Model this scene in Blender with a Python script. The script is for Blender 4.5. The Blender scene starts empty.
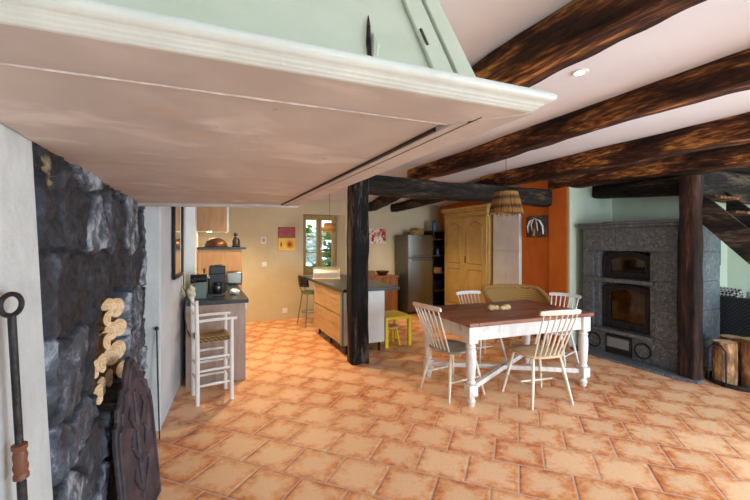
import bpy, bmesh, math, random
from mathutils import Vector, Matrix, noise
R = math.radians
PI = math.pi
random.seed(11)
scene = bpy.context.scene
col = scene.collection

def C(r, g, b):
    f = lambda v: (v/255/12.92) if v/255 <= .04045 else ((v/255+.055)/1.055)**2.4
    return (f(r), f(g), f(b), 1)

# ------------------------------------------------------------------ camera, world, lights
cam_d = bpy.data.cameras.new('camera'); cam = bpy.data.objects.new('camera', cam_d); col.objects.link(cam)
cam.location = (0, 0, 1.55); cam.rotation_euler = (R(90), 0, R(-24.5))
cam_d.lens = 18; cam_d.sensor_width = 36; cam_d.sensor_fit = 'HORIZONTAL'; cam_d.shift_y = -7/750
cam_d.clip_start = .02
scene.camera = cam
vs = scene.view_settings
vs.view_transform = 'Standard'; vs.look = 'None'; vs.gamma = 1; vs.use_curve_mapping = False
vs.exposure = 0.2
scene.cycles.max_bounces = 10; scene.cycles.diffuse_bounces = 6; scene.cycles.transparent_max_bounces = 12

w = bpy.data.worlds.new('sky'); scene.world = w; w.use_nodes = True
bg = w.node_tree.nodes['Background']; bg.inputs[0].default_value = (.80, .92, 1, 1); bg.inputs[1].default_value = 1.8

def area(name, loc, rot, sx, sy, power, color):
    l = bpy.data.lights.new(name, 'AREA'); l.shape = 'RECTANGLE'; l.size = sx; l.size_y = sy
    l.energy = power; l.color = color
    o = bpy.data.objects.new(name, l); col.objects.link(o); o.location = loc; o.rotation_euler = rot
    return o
# daylight coming in through the glazed doors behind and the window beside the stairs
area('daylight_garden_door', (1.2, -2.42, 1.2), (R(58), 0, 0), 1.9, 2.0, 38, (.66, .84, 1))
area('daylight_terrace_door', (4.3, -2.42, 1.2), (R(58), 0, 0), 2.3, 2.0, 300, (.68, .85, 1))
area('daylight_stair_window', (7.1, -.6, 1.4), (R(62), 0, R(90)), 1.8, 1.5, 150, (.64, .84, 1))

# ------------------------------------------------------------------ material helpers
def new_mat(name):
    m = bpy.data.materials.new(name); m.use_nodes = True
    return m, m.node_tree, m.node_tree.nodes['Principled BSDF']

def setramp(ramp, stops):
    e = ramp.color_ramp.elements
    while len(e) < len(stops): e.new(.5)
    for i, (p, c) in enumerate(stops): e[i].position = p; e[i].color = c

def mat(name, stops, scale=6, stretch=(1, 1, 1), rough=.6, bump=.1, bscale=40, metal=0, detail=5, dist=.0, spec=None, coord='Object', bd=.01):
    """noise-driven colours between the given stops, plus a noise bump"""
    m, nt, b = new_mat(name); N = nt.nodes; L = nt.links
    if not isinstance(stops, list): stops = [(0, stops), (1, stops)]
    tc = N.new('ShaderNodeTexCoord'); mp = N.new('ShaderNodeMapping'); mp.inputs['Scale'].default_value = stretch
    L.new(tc.outputs[coord], mp.inputs[0])
    n = N.new('ShaderNodeTexNoise'); n.inputs['Scale'].default_value = scale; n.inputs['Detail'].default_value = detail
    n.inputs['Distortion'].default_value = dist; n.inputs['Roughness'].default_value = .6
    L.new(mp.outputs[0], n.inputs['Vector'])
    r = N.new('ShaderNodeValToRGB'); setramp(r, stops)
    L.new(n.outputs['Fac'], r.inputs[0]); L.new(r.outputs[0], b.inputs['Base Color'])
    b.inputs['Roughness'].default_value = rough; b.inputs['Metallic'].default_value = metal
    if spec is not None: b.inputs['Specular IOR Level'].default_value = spec
    if bump:
        n2 = N.new('ShaderNodeTexNoise'); n2.inputs['Scale'].default_value = bscale; n2.inputs['Detail'].default_value = 4
        L.new(mp.outputs[0], n2.inputs['Vector'])
        bp = N.new('ShaderNodeBump'); bp.inputs['Strength'].default_value = bump; bp.inputs['Distance'].default_value = bd
        L.new(n2.outputs['Fac'], bp.inputs['Height']); L.new(bp.outputs[0], b.inputs['Normal'])
    return m

def wood(name, dark, light, axis='Z', scale=3, rough=.5, bump=.15):
    st = {'X': (.12, 1, 1), 'Y': (1, .12, 1), 'Z': (1, 1, .12)}[axis]
    return mat(name, [(.3, dark), (.7, light)], scale*4, st, rough, bump, 60, dist=.6)

def timber(name, stops, axis_y=True, rough=.85):
    """old hewn oak: long streaks, dark skin with tan patches, deep grain bump"""
    m, nt, b = new_mat(name); N = nt.nodes; L = nt.links
    tc = N.new('ShaderNodeTexCoord'); mp = N.new('ShaderNodeMapping')
    mp.inputs['Scale'].default_value = (1, .16, 1) if axis_y else (1, 1, .16)
    L.new(tc.outputs['Object'], mp.inputs[0])
    n = N.new('ShaderNodeTexNoise'); n.inputs['Scale'].default_value = 6; n.inputs['Detail'].default_value = 9; n.inputs['Roughness'].default_value = .66; n.inputs['Distortion'].default_value = .5
    L.new(mp.outputs[0], n.inputs['Vector'])
    n2 = N.new('ShaderNodeTexNoise'); n2.inputs['Scale'].default_value = 60; n2.inputs['Detail'].default_value = 6
    L.new(mp.outputs[0], n2.inputs['Vector'])
    ad = N.new('ShaderNodeMath'); ad.operation = 'MULTIPLY_ADD'; ad.inputs[1].default_value = .35; 
    L.new(n2.outputs['Fac'], ad.inputs[0]); 
    sb = N.new('ShaderNodeMath'); sb.operation = 'SUBTRACT'; sb.inputs[1].default_value = .175
    L.new(n.outputs['Fac'], sb.inputs[0]); L.new(sb.outputs[0], ad.inputs[2])
    r = N.new('ShaderNodeValToRGB'); setramp(r, stops); L.new(ad.outputs[0], r.inputs[0]); L.new(r.outputs[0], b.inputs['Base Color'])
    b.inputs['Roughness'].default_value = rough; b.inputs['Specular IOR Level'].default_value = .25
    bp = N.new('ShaderNodeBump'); bp.inputs['Strength'].default_value = .9; bp.inputs['Distance'].default_value = .02
    L.new(ad.outputs[0], bp.inputs['Height']); L.new(bp.outputs[0], b.inputs['Normal'])
    return m

def weave(name, dark, light, sx, sz, rough=.7, coord='Object'):
    """basket weave: two crossed waves"""
    m, nt, b = new_mat(name); N = nt.nodes; L = nt.links
    tc = N.new('ShaderNodeTexCoord')
    def wave(direction, s):
        wv = N.new('ShaderNodeTexWave'); wv.bands_direction = direction; wv.inputs['Scale'].default_value = s
        wv.inputs['Distortion'].default_value = 1.2; wv.inputs['Detail'].default_value = 1
        L.new(tc.outputs[coord], wv.inputs['Vector']); return wv
    a = wave('DIAGONAL', sx); c = wave('Z', sz)
    mu = N.new('ShaderNodeMath'); mu.operation = 'MULTIPLY'; L.new(a.outputs['Fac'], mu.inputs[0]); L.new(c.outputs['Fac'], mu.inputs[1])
    r = N.new('ShaderNodeValToRGB'); setramp(r, [(.05, dark), (.6, light)]); L.new(mu.outputs[0], r.inputs[0]); L.new(r.outputs[0], b.inputs['Base Color'])
    bp = N.new('ShaderNodeBump'); bp.inputs['Strength'].default_value = .8; bp.inputs['Distance'].default_value = .008
    L.new(mu.outputs[0], bp.inputs['Height']); L.new(bp.outputs[0], b.inputs['Normal'])
    b.inputs['Roughness'].default_value = rough
    return m

def glass_mat(name, tint=(1, 1, 1, 1), gloss=.08, rough=.02):
    m = bpy.data.materials.new(name); m.use_nodes = True; nt = m.node_tree; N = nt.nodes; L = nt.links; N.clear()
    o = N.new('ShaderNodeOutputMaterial'); mx = N.new('ShaderNodeMixShader'); t = N.new('ShaderNodeBsdfTransparent'); g = N.new('ShaderNodeBsdfGlossy')
    t.inputs[0].default_value = tint; g.inputs['Roughness'].default_value = rough; mx.inputs[0].default_value = gloss
    L.new(t.outputs[0], mx.inputs[1]); L.new(g.outputs[0], mx.inputs[2]); L.new(mx.outputs[0], o.inputs[0])
    return m

def emit(name, color, s):
    m, nt, b = new_mat(name); b.inputs['Base Color'].default_value = color
    b.inputs['Emission Color'].default_value = color; b.inputs['Emission Strength'].default_value = s
    return m

M = {}
M['plaster_white'] = mat('plaster_white', [(.3, C(180, 182, 180)), (.7, C(204, 206, 203))], 3, rough=.85, bump=.5, bscale=14, bd=.02)
M['plaster_grey'] = mat('plaster_grey', [(.3, C(184, 185, 188)), (.7, C(200, 201, 203))], 2, rough=.8, bump=.15, bscale=30)
M['plaster_cream'] = mat('plaster_cream', [(.3, C(198, 184, 150)), (.7, C(210, 197, 166))], 2, rough=.85, bump=.15, bscale=12)
M['plaster_green'] = mat('plaster_green', [(.3, C(198, 208, 184)), (.7, C(210, 220, 198))], 2, rough=.85, bump=.15, bscale=12)
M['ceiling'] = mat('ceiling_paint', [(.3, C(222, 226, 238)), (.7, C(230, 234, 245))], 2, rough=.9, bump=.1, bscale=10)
M['orange'] = mat('orange_limewash', [(.3, C(202, 98, 18)), (.7, C(216, 116, 30))], 3, rough=.8, bump=.35, bscale=12)
M['white_paint'] = mat('white_paint', [(.3, C(222, 222, 216)), (.7, C(236, 236, 231))], 5, rough=.45, bump=.08)
M['white_plastic'] = mat('white_plastic', C(232, 232, 228), rough=.35, bump=0)
M['black_plastic'] = mat('black_plastic', C(17, 18, 20), rough=.3, bump=0)
M['dark_grey'] = mat('dark_grey', C(62, 68, 70), rough=.4, bump=0)
M['steel'] = mat('steel', [(.3, C(118, 120, 110)), (.7, C(138, 140, 130))], 3, (1, 1, .05), .28, .02, metal=1)
M['chrome'] = mat('chrome', C(220, 220, 220), rough=.12, bump=0, metal=1)
M['iron'] = mat('black_iron', [(.3, C(30, 28, 30)), (.7, C(62, 56, 58))], 30, rough=.55, bump=.4, bscale=80, metal=.5)
M['rust_iron'] = mat('rusted_cast_iron', [(.25, C(36, 33, 39)), (.5, C(62, 54, 59)), (.75, C(96, 80, 84))], 12, rough=.6, bump=.6, bscale=60, metal=.1)
M['timber'] = timber('hewn_oak', [(.34, C(18, 11, 9)), (.48, C(58, 34, 21)), (.56, C(108, 66, 35)), (.65, C(192, 134, 66))])
M['timber_dark'] = timber('smoked_oak', [(.36, C(18, 15, 13)), (.52, C(46, 38, 32)), (.68, C(104, 90, 74))])
M['post_black'] = timber('blackened_oak', [(.36, C(10, 10, 10)), (.52, C(28, 25, 23)), (.64, C(100, 84, 68))], False)
M['post_brown'] = timber('brown_oak', [(.36, C(18, 12, 10)), (.52, C(50, 31, 23)), (.68, C(90, 60, 46))], False)
M['hood_paint'] = mat('mint_white_paint', [(.25, C(180, 188, 164)), (.6, C(196, 203, 182)), (.8, C(208, 214, 196))], 3, rough=.5, bump=.3, bscale=9, bd=.01)
M['moulding_paint'] = mat('cream_moulding_paint', [(.3, C(196, 200, 190)), (.7, C(212, 216, 207))], 8, rough=.4, bump=.15)
M['pine'] = wood('bare_pine', C(204, 166, 126), C(224, 192, 154), 'Y')
M['armoire'] = mat('ochre_paint', [(.3, C(196, 162, 92)), (.7, C(214, 182, 112))], 5, rough=.5, bump=.15)
M['beech'] = wood('oak_veneer', C(176, 128, 80), C(200, 154, 104), 'Z', 4, .45, .05)
M['greyoak'] = wood('grey_washed_oak', C(150, 126, 112), C(178, 154, 138), 'Z', 4, .5, .05)
M['drawer_wood'] = wood('drawer_oak', C(178, 140, 96), C(204, 168, 124), 'Y', 4, .45, .05)
M['slate_top'] = mat('slate_worktop', [(.3, C(30, 36, 40)), (.7, C(48, 55, 58))], 20, rough=.3, bump=.03)
M['teal_panel'] = mat('grey_green_panel', C(128, 140, 132), rough=.5, bump=0)
M['yellow'] = mat('yellow_lacquer', C(242, 216, 44), rough=.35, bump=.03)
M['table_top'] = wood('worn_mahogany_top', C(92, 48, 34), C(156, 100, 74), 'X', 3, .38, .25)
M['table_paint'] = mat('worn_white_paint', [(.2, C(168, 150, 138)), (.42, C(216, 208, 200)), (.8, C(234, 229, 223))], 9, (1, 1, .5), .5, .2)
M['chair_paint'] = mat('cream_chair_paint', [(.25, C(206, 190, 166)), (.6, C(226, 214, 194))], 7, rough=.45, bump=.1)
M['chair_white'] = mat('white_chair_paint', [(.25, C(212, 206, 198)), (.6, C(230, 226, 219))], 7, rough=.45, bump=.1)
M['seat_grey'] = mat('grey_seat_paint', [(.25, C(138, 130, 118)), (.7, C(172, 163, 150))], 9, rough=.5, bump=.1)
M['wicker'] = weave('honey_wicker', C(158, 114, 56), C(230, 188, 114), 18, 34)
M['rattan_shade'] = weave('raffia_fringe', C(84, 50, 18), C(196, 142, 72), 40, 3)
M['dark_wicker'] = weave('charcoal_wicker', C(20, 20, 22), C(66, 66, 70), 14, 26)
M['rush'] = weave('rush_seat', C(92, 66, 30), C(160, 124, 68), 14, 14)
M['bark'] = mat('log_bark', [(.3, C(58, 38, 26)), (.48, C(134, 92, 58)), (.62, C(196, 156, 110))], 13, (1, 1, .35), .9, .9, 30, bd=.02)
M['cut_wood'] = mat('cut_wood', [(.3, C(186, 146, 98)), (.7, C(220, 190, 148))], 9, rough=.8, bump=.3)
M['copper'] = mat('dark_copper', [(.3, C(62, 40, 26)), (.7, C(112, 74, 48))], 8, rough=.4, bump=.1, metal=.5)
M['bronze'] = mat('dark_bronze', C(30, 22, 20), rough=.4, bump=.1)
M['grass'] = mat('leaf_green', [(.3, C(70, 118, 40)), (.7, C(150, 190, 84))], 3, rough=.6, bump=0)
M['glass'] = glass_mat('window_glass', gloss=.012)
M['oven_glass'] = glass_mat('oven_glass', (.12, .12, .12, 1), .04, .05)
M['stove_glass'] = glass_mat('stove_glass', (.62, .55, .42, 1), .05, .05)
M['window_wood'] = wood('ochre_window_wood', C(150, 116, 44), C(182, 146, 70), 'Z', 3, .5, .05)
M['halogen'] = emit('halogen_glow', (1, .9, .72, 1), 12)

def soapstone():
    m, nt, b = new_mat('soapstone'); N = nt.nodes; L = nt.links
    tc = N.new('ShaderNodeTexCoord')
    n = N.new('ShaderNodeTexNoise'); n.inputs['Scale'].default_value = 22; n.inputs['Detail'].default_value = 9; n.inputs['Roughness'].default_value = .75; n.inputs['Distortion'].default_value = .6
    v = N.new('ShaderNodeTexNoise'); v.inputs['Scale'].default_value = 4; v.inputs['Detail'].default_value = 6; v.inputs['Distortion'].default_value = 3
    L.new(tc.outputs['Object'], n.inputs['Vector']); L.new(tc.outputs['Object'], v.inputs['Vector'])
    r = N.new('ShaderNodeValToRGB'); setramp(r, [(.34, C(62, 67, 71)), (.52, C(88, 94, 98)), (.70, C(122, 128, 132))]); L.new(n.outputs['Fac'], r.inputs[0])
    r2 = N.new('ShaderNodeValToRGB'); setramp(r2, [(.485, (0, 0, 0, 1)), (.5, (.6, .6, .6, 1)), (.515, (0, 0, 0, 1))]); L.new(v.outputs['Fac'], r2.inputs[0])
    mx = N.new('ShaderNodeMix'); mx.data_type = 'RGBA'; mx.inputs['B'].default_value = C(172, 174, 172)
    L.new(r2.outputs[0], mx.inputs['Factor']); L.new(r.outputs[0], mx.inputs['A']); L.new(mx.outputs['Result'], b.inputs['Base Color'])
    b.inputs['Roughness'].default_value = .34
    return m
M['soapstone'] = soapstone()

def floor_mat():
    """square terracotta tiles laid on the diagonal in running bond, pale centres and rusty rims"""
    m, nt, b = new_mat('terracotta_tiles'); N = nt.nodes; L = nt.links
    tc = N.new('ShaderNodeTexCoord'); sp = N.new('ShaderNodeSeparateXYZ'); L.new(tc.outputs['Object'], sp.inputs[0])
    def mth(op, a, bb=None, c=None):
        n = N.new('ShaderNodeMath'); n.operation = op
        for i, x in enumerate((a, bb, c)):
            if x is None: continue
            if isinstance(x, (int, float)): n.inputs[i].default_value = x
            else: L.new(x, n.inputs[i])
        return n.outputs[0]
    q = math.sqrt(.5)
    V = mth('DIVIDE', mth('SUBTRACT', mth('MULTIPLY', mth('ADD', sp.outputs[0], sp.outputs[1]), q), .1805), .3287)
    U = mth('ADD', mth('MULTIPLY', mth('SUBTRACT', sp.outputs[1], sp.outputs[0]), q), .0235)
    row = mth('FLOOR', V)
    odd = mth('FLOORED_MODULO', row, 2)
    u = mth('ADD', mth('DIVIDE', U, .335), mth('MULTIPLY', mth('SUBTRACT', 1, odd), .5))
    fu = mth('FRACT', u); fv = mth('FRACT', V)
    e = mth('MULTIPLY', mth('MINIMUM', mth('MINIMUM', fu, mth('SUBTRACT', 1, fu)), mth('MINIMUM', fv, mth('SUBTRACT', 1, fv))), .33)
    idv = N.new('ShaderNodeCombineXYZ'); L.new(mth('FLOOR', u), idv.inputs[0]); L.new(row, idv.inputs[1])
    wn = N.new('ShaderNodeTexWhiteNoise'); L.new(idv.outputs[0], wn.inputs['Vector'])
    ns = N.new('ShaderNodeTexNoise'); ns.inputs['Scale'].default_value = 14; ns.inputs['Detail'].default_value = 8; ns.inputs['Roughness'].default_value = .7
    L.new(tc.outputs['Object'], ns.inputs['Vector'])
    nf = N.new('ShaderNodeTexNoise'); nf.inputs['Scale'].default_value = 60; nf.inputs['Detail'].default_value = 4
    L.new(tc.outputs['Object'], nf.inputs['Vector'])
    # rim stain: distance to the tile's own edge plus blotches
    s = mth('ADD', e, mth('MULTIPLY', mth('SUBTRACT', ns.outputs['Fac'], .5), .36))
    s = mth('ADD', s, mth('MULTIPLY', mth('SUBTRACT', wn.outputs['Value'], .5), .05))
    mr = N.new('ShaderNodeMapRange'); mr.interpolation_type = 'SMOOTHSTEP'; mr.inputs['From Min'].default_value = -.05; mr.inputs['From Max'].default_value = .115
    L.new(s, mr.inputs['Value'])
    r = N.new('ShaderNodeValToRGB'); setramp(r, [(0, C(200, 104, 56)), (.42, C(228, 154, 98)), (1, C(240, 194, 150))]); L.new(mr.outputs[0], r.inputs[0])
    hs = N.new('ShaderNodeHueSaturation'); L.new(r.outputs[0], hs.inputs['Color'])
    L.new(mth('ADD', .93, mth('ADD', mth('MULTIPLY', wn.outputs['Value'], .10), mth('MULTIPLY', mth('SUBTRACT', nf.outputs['Fac'], .5), .22))), hs.inputs['Value'])
    g = N.new('ShaderNodeMapRange'); g.interpolation_type = 'SMOOTHSTEP'; g.inputs['From Min'].default_value = .0035; g.inputs['From Max'].default_value = .0065
    L.new(mth('ADD', e, mth('MULTIPLY', mth('SUBTRACT', nf.outputs['Fac'], .5), .004)), g.inputs['Value'])
    mx = N.new('ShaderNodeMix'); mx.data_type = 'RGBA'; mx.inputs['A'].default_value = C(200, 178, 160)
    L.new(g.outputs[0], mx.inputs['Factor']); L.new(hs.outputs[0], mx.inputs['B']); L.new(mx.outputs['Result'], b.inputs['Base Color'])
    rr = N.new('ShaderNodeMapRange'); rr.inputs['To Min'].default_value = .34; rr.inputs['To Max'].default_value = .58; L.new(ns.outputs['Fac'], rr.inputs['Value'])
    L.new(rr.outputs[0], b.inputs['Roughness'])
    bp = N.new('ShaderNodeBump'); bp.inputs['Strength'].default_value = .5; bp.inputs['Distance'].default_value = .006
    hgt = N.new('ShaderNodeMapRange'); hgt.interpolation_type = 'SMOOTHSTEP'; hgt.inputs['From Max'].default_value = .018; L.new(e, hgt.inputs['Value'])
    L.new(mth('ADD', hgt.outputs[0], mth('MULTIPLY', ns.outputs['Fac'], .5)), bp.inputs['Height']); L.new(bp.outputs[0], b.inputs['Normal'])
    return m
M['floor'] = floor_mat()

def soffit_mat():
    """old paint over boards: pinkish grey, white smears, ochre stains"""
    m, nt, b = new_mat('peeling_soffit_paint'); N = nt.nodes; L = nt.links
    tc = N.new('ShaderNodeTexCoord')
    def nz(s, d=5, st=(1, 1, 1), dist=.5):
        mp = N.new('ShaderNodeMapping'); mp.inputs['Scale'].default_value = st; L.new(tc.outputs['Object'], mp.inputs[0])
        n = N.new('ShaderNodeTexNoise'); n.inputs['Scale'].default_value = s; n.inputs['Detail'].default_value = d; n.inputs['Distortion'].default_value = dist
        L.new(mp.outputs[0], n.inputs['Vector']); return n.outputs['Fac']
    r = N.new('ShaderNodeValToRGB'); setramp(r, [(.3, C(182, 172, 166)), (.7, C(202, 192, 186))]); L.new(nz(4), r.inputs[0])
    def over(prev, fac, lo, hi, color):
        rm = N.new('ShaderNodeMapRange'); rm.inputs['From Min'].default_value = lo; rm.inputs['From Max'].default_value = hi; L.new(fac, rm.inputs['Value'])
        mx = N.new('ShaderNodeMix'); mx.data_type = 'RGBA'; mx.inputs['B'].default_value = color
        L.new(rm.outputs[0], mx.inputs['Factor']); L.new(prev, mx.inputs['A']); return mx.outputs['Result']
    c = over(r.outputs[0], nz(3.2, 4), .67, .80, C(206, 168, 122))
    c = over(c, nz(4, 9, (1, 1.7, 1), .3), .57, .76, C(226, 217, 211))
    c = over(c, nz(26, 4), .70, .74, C(168, 146, 134))
    L.new(c, b.inputs['Base Color']); b.inputs['Roughness'].default_value = .55
    bp = N.new('ShaderNodeBump'); bp.inputs['Strength'].default_value = .3; bp.inputs['Distance'].default_value = .006
    L.new(nz(18, 6), bp.inputs['Height']); L.new(bp.outputs[0], b.inputs['Normal'])
    return m
M['soffit'] = soffit_mat()
M['soffit_highlight'] = mat('ridge_highlight_paint', [(.4, C(190, 178, 172)), (.6, C(220, 212, 208))], 30, rough=.6, bump=.3)  # lighter tone for the highlight on the underside joint ridge

def stone_mat():
    m, nt, b = new_mat('dark_rubble_stone'); N = nt.nodes; L = nt.links
    tc = N.new('ShaderNodeTexCoord'); at = N.new('ShaderNodeAttribute'); at.attribute_name = 'tone'
    n = N.new('ShaderNodeTexNoise'); n.inputs['Scale'].default_value = 9; n.inputs['Detail'].default_value = 10; n.inputs['Roughness'].default_value = .70; n.inputs['Distortion'].default_value = .5
    L.new(tc.outputs['Object'], n.inputs['Vector'])
    r = N.new('ShaderNodeValToRGB'); setramp(r, [(.34, C(20, 22, 27)), (.5, C(48, 52, 60)), (.62, C(84, 90, 100)), (.74, C(168, 172, 178))])
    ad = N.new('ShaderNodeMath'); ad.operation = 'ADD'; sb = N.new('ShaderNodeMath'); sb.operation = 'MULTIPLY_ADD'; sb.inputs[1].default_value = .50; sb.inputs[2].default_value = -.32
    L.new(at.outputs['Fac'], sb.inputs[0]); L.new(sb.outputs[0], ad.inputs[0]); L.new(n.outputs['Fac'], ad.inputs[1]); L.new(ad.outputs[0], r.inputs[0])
    # lime mortar smears left on the top courses
    n3 = N.new('ShaderNodeTexNoise'); n3.inputs['Scale'].default_value = 7; n3.inputs['Detail'].default_value = 5; L.new(tc.outputs['Object'], n3.inputs['Vector'])
    sx = N.new('ShaderNodeSeparateXYZ'); L.new(tc.outputs['Object'], sx.inputs[0])
    mz = N.new('ShaderNodeMapRange'); mz.inputs['From Min'].default_value = 1.45; mz.inputs['From Max'].default_value = 1.85; mz.inputs['To Max'].default_value = .17; L.new(sx.outputs[2], mz.inputs['Value'])
    a2 = N.new('ShaderNodeMath'); a2.operation = 'ADD'; L.new(n3.outputs['Fac'], a2.inputs[0]); L.new(mz.outputs[0], a2.inputs[1])
    m2 = N.new('ShaderNodeMapRange'); m2.inputs['From Min'].default_value = .77; m2.inputs['From Max'].default_value = .84; L.new(a2.outputs[0], m2.inputs['Value'])
    mx = N.new('ShaderNodeMix'); mx.data_type = 'RGBA'; mx.inputs['B'].default_value = C(150, 132, 96)
    L.new(m2.outputs[0], mx.inputs['Factor']); L.new(r.outputs[0], mx.inputs['A']); L.new(mx.outputs['Result'], b.inputs['Base Color'])
    b.inputs['Roughness'].default_value = .6
    bp = N.new('ShaderNodeBump'); bp.inputs['Strength'].default_value = .9; bp.inputs['Distance'].default_value = .03
    L.new(n.outputs['Fac'], bp.inputs['Height']); L.new(bp.outputs[0], b.inputs['Normal'])
    return m
M['stone'] = stone_mat()

# ------------------------------------------------------------------ mesh helpers
def basis(d):
    d = Vector(d).normalized(); up = Vector((0, 0, 1)) if abs(d.z) < .95 else Vector((0, 1, 0))
    x = d.cross(up).normalized(); y = x.cross(d).normalized()
    return x, y

class MB:
    def __init__(s): s.b = bmesh.new()
    def box(s, x0, x1, y0, y1, z0, z1):
        v = [s.b.verts.new((x, y, z)) for z in (z0, z1) for y in (y0, y1) for x in (x0, x1)]
        for f in ((0, 2, 3, 1), (4, 5, 7, 6), (0, 1, 5, 4), (2, 6, 7, 3), (0, 4, 6, 2), (1, 3, 7, 5)): s.b.faces.new([v[i] for i in f])
        return s
    def obox(s, c, size, rot):
        m = Matrix.Translation(c) @ rot.to_4x4()
        v = [s.b.verts.new(m @ Vector((x*size[0]/2, y*size[1]/2, z*size[2]/2))) for z in (-1, 1) for y in (-1, 1) for x in (-1, 1)]
        for f in ((0, 2, 3, 1), (4, 5, 7, 6), (0, 1, 5, 4), (2, 6, 7, 3), (0, 4, 6, 2), (1, 3, 7, 5)): s.b.faces.new([v[i] for i in f])
        return s
    def prism(s, pts, axis, a, b):
        """2-D outline pulled along an axis: 'Z' takes (x,y), 'X' takes (y,z), 'Y' takes (x,z)"""
        mk = {'Z': lambda p, t: (p[0], p[1], t), 'X': lambda p, t: (t, p[0], p[1]), 'Y': lambda p, t: (p[0], t, p[1])}[axis]
        A = [s.b.verts.new(mk(p, a)) for p in pts]; B = [s.b.verts.new(mk(p, b)) for p in pts]
        n = len(pts); s.b.faces.new(A); s.b.faces.new(B[::-1])
        for i in range(n): s.b.faces.new((A[i], B[i], B[(i+1) % n], A[(i+1) % n]))
        return s
    def tube(s, pts, rad, seg=10, flat=None):
        pts = [Vector(p) for p in pts]; n = len(pts)
        if not isinstance(rad, (list, tuple)): rad = [rad]*n
        rings = []
        d0 = (pts[1]-pts[0]).normalized(); x, y = basis(d0)
        for i, p in enumerate(pts):
            d = (pts[min(i+1, n-1)]-pts[max(i-1, 0)]).normalized()
            x = (x - d*x.dot(d)).normalized(); y = d.cross(x)
            fy = flat or 1
            rings.append([s.b.verts.new(p + x*math.cos(2*PI*k/seg)*rad[i] + y*math.sin(2*PI*k/seg)*rad[i]*fy) for k in range(seg)])
        for a, b in zip(rings, rings[1:]):
            for k in range(seg): s.b.faces.new((a[k], a[(k+1) % seg], b[(k+1) % seg], b[k]))
        s.b.faces.new(rings[0][::-1]); s.b.faces.new(rings[-1])
        return s
    def lathe(s, prof, c=(0, 0, 0), d=(0, 0, 1), seg=24, close=True):
        """profile of (radius, height) turned about an axis"""
        d = Vector(d).normalized(); x, y = basis(d); c = Vector(c); rings = []
        for r, h in prof:
            rings.append([s.b.verts.new(c + d*h + (x*math.cos(2*PI*k/seg) + y*math.sin(2*PI*k/seg))*max(r, 1e-4)) for k in range(seg)])
        for a, b in zip(rings, rings[1:]):
            for k in range(seg): s.b.faces.new((a[k], a[(k+1) % seg], b[(k+1) % seg], b[k]))
        if close: s.b.faces.new(rings[0][::-1]); s.b.faces.new(rings[-1])
        return s
    def ball(s, c, r, sub=2, sc=(1, 1, 1)):
        m = Matrix.Translation(c) @ Matrix.Diagonal((sc[0], sc[1], sc[2], 1))
        bmesh.ops.create_icosphere(s.b, subdivisions=sub, radius=r, matrix=m); return s
    def sheet(s, f, nu, nv, cu=False):
        """grid surface f(u,v)"""
        g = [[s.b.verts.new(f(i/nu, j/nv)) for j in range(nv+1)] for i in range(nu if cu else nu+1)]
        k = len(g)
        for i in range(nu):
            for j in range(nv): s.b.faces.new((g[i][j], g[(i+1) % k][j], g[(i+1) % k][j+1], g[i][j+1]))
        return s
    def build(s, name, m, parent=None, bevel=0, smooth=True, label=None, kind=None, solid=0, loc=None, sub=0, angle=38):
        bmesh.ops.recalc_face_normals(s.b, faces=s.b.faces)
        me = bpy.data.meshes.new(name); s.b.to_mesh(me); s.b.free()
        me.materials.append(M[m] if isinstance(m, str) else m)
        if smooth:
            for p in me.polygons: p.use_smooth = True
            me.set_sharp_from_angle(angle=R(angle))
        o = bpy.data.objects.new(name, me); col.objects.link(o)
        if parent: o.parent = parent
        if loc: o.location = loc
        if solid:
            md = o.modifiers.new('thickness', 'SOLIDIFY'); md.thickness = solid; md.offset = 0
        if sub:
            md = o.modifiers.new('soften', 'SUBSURF'); md.levels = sub; md.render_levels = sub
        if bevel:
            md = o.modifiers.new('edge', 'BEVEL'); md.width = bevel; md.segments = 2; md.limit_method = 'ANGLE'; md.angle_limit = R(35)
        if label: o['label'] = label
        if kind: o['kind'] = kind
        return o

def tag(o, label, cat, group=None):
    o['label'] = label; o['category'] = cat
    if group: o['group'] = group
    return o
def thing(name, label, cat, loc=(0, 0, 0), rz=0, group=None):
    o = bpy.data.objects.new(name, None); o.empty_display_size = .1; col.objects.link(o)
    o.location = loc; o.rotation_euler = (0, 0, R(rz))
    return tag(o, label, cat, group)
def copy_tree(o, parent=None):
    c = o.copy(); col.objects.link(c)
    if parent: c.parent = parent
    for ch in list(o.children): copy_tree(ch, c)
    return c
def struct(mb, name, m, **k):
    return mb.build(name, m, kind='structure', smooth=k.pop('smooth', False), **k)
def fb(p, s=1): return noise.fractal(Vector(p)*s, 1.0, 2.0, 4)

# ------------------------------------------------------------------ room shell
struct(MB().box(-.9, 7.4, -2.7, 8.1, -.12, 0), 'floor', 'floor')
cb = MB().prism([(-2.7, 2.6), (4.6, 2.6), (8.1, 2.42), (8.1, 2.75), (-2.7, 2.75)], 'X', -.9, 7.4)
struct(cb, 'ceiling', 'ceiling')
struct(MB().prism([(-2.5, 0), (1.68, 0), (1.60, .5), (1.52, 1.0), (1.45, 1.5), (1.40, 1.84), (1.40, 2.6), (-2.5, 2.6)], 'X', -.85, -.45), 'wall_left', 'plaster_white', bevel=.012)
struct(MB().box(-.85, -.325, 3.535, 3.575, 0, 2.6), 'wall_jamb', 'plaster_white', bevel=.01)
b = MB().prism([(-.85, 3.576), (-.326, 3.576), (-.20, 4.97), (-.20, 5.0), (-.85, 5.0)], 'Z', 0, 2.6)
struct(b, 'wall_chimney', 'plaster_grey', bevel=.012)
struct(MB().box(-.85, -.10, 5.0, 7.72, 0, 2.6), 'wall_kitchen', 'white_paint')
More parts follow.
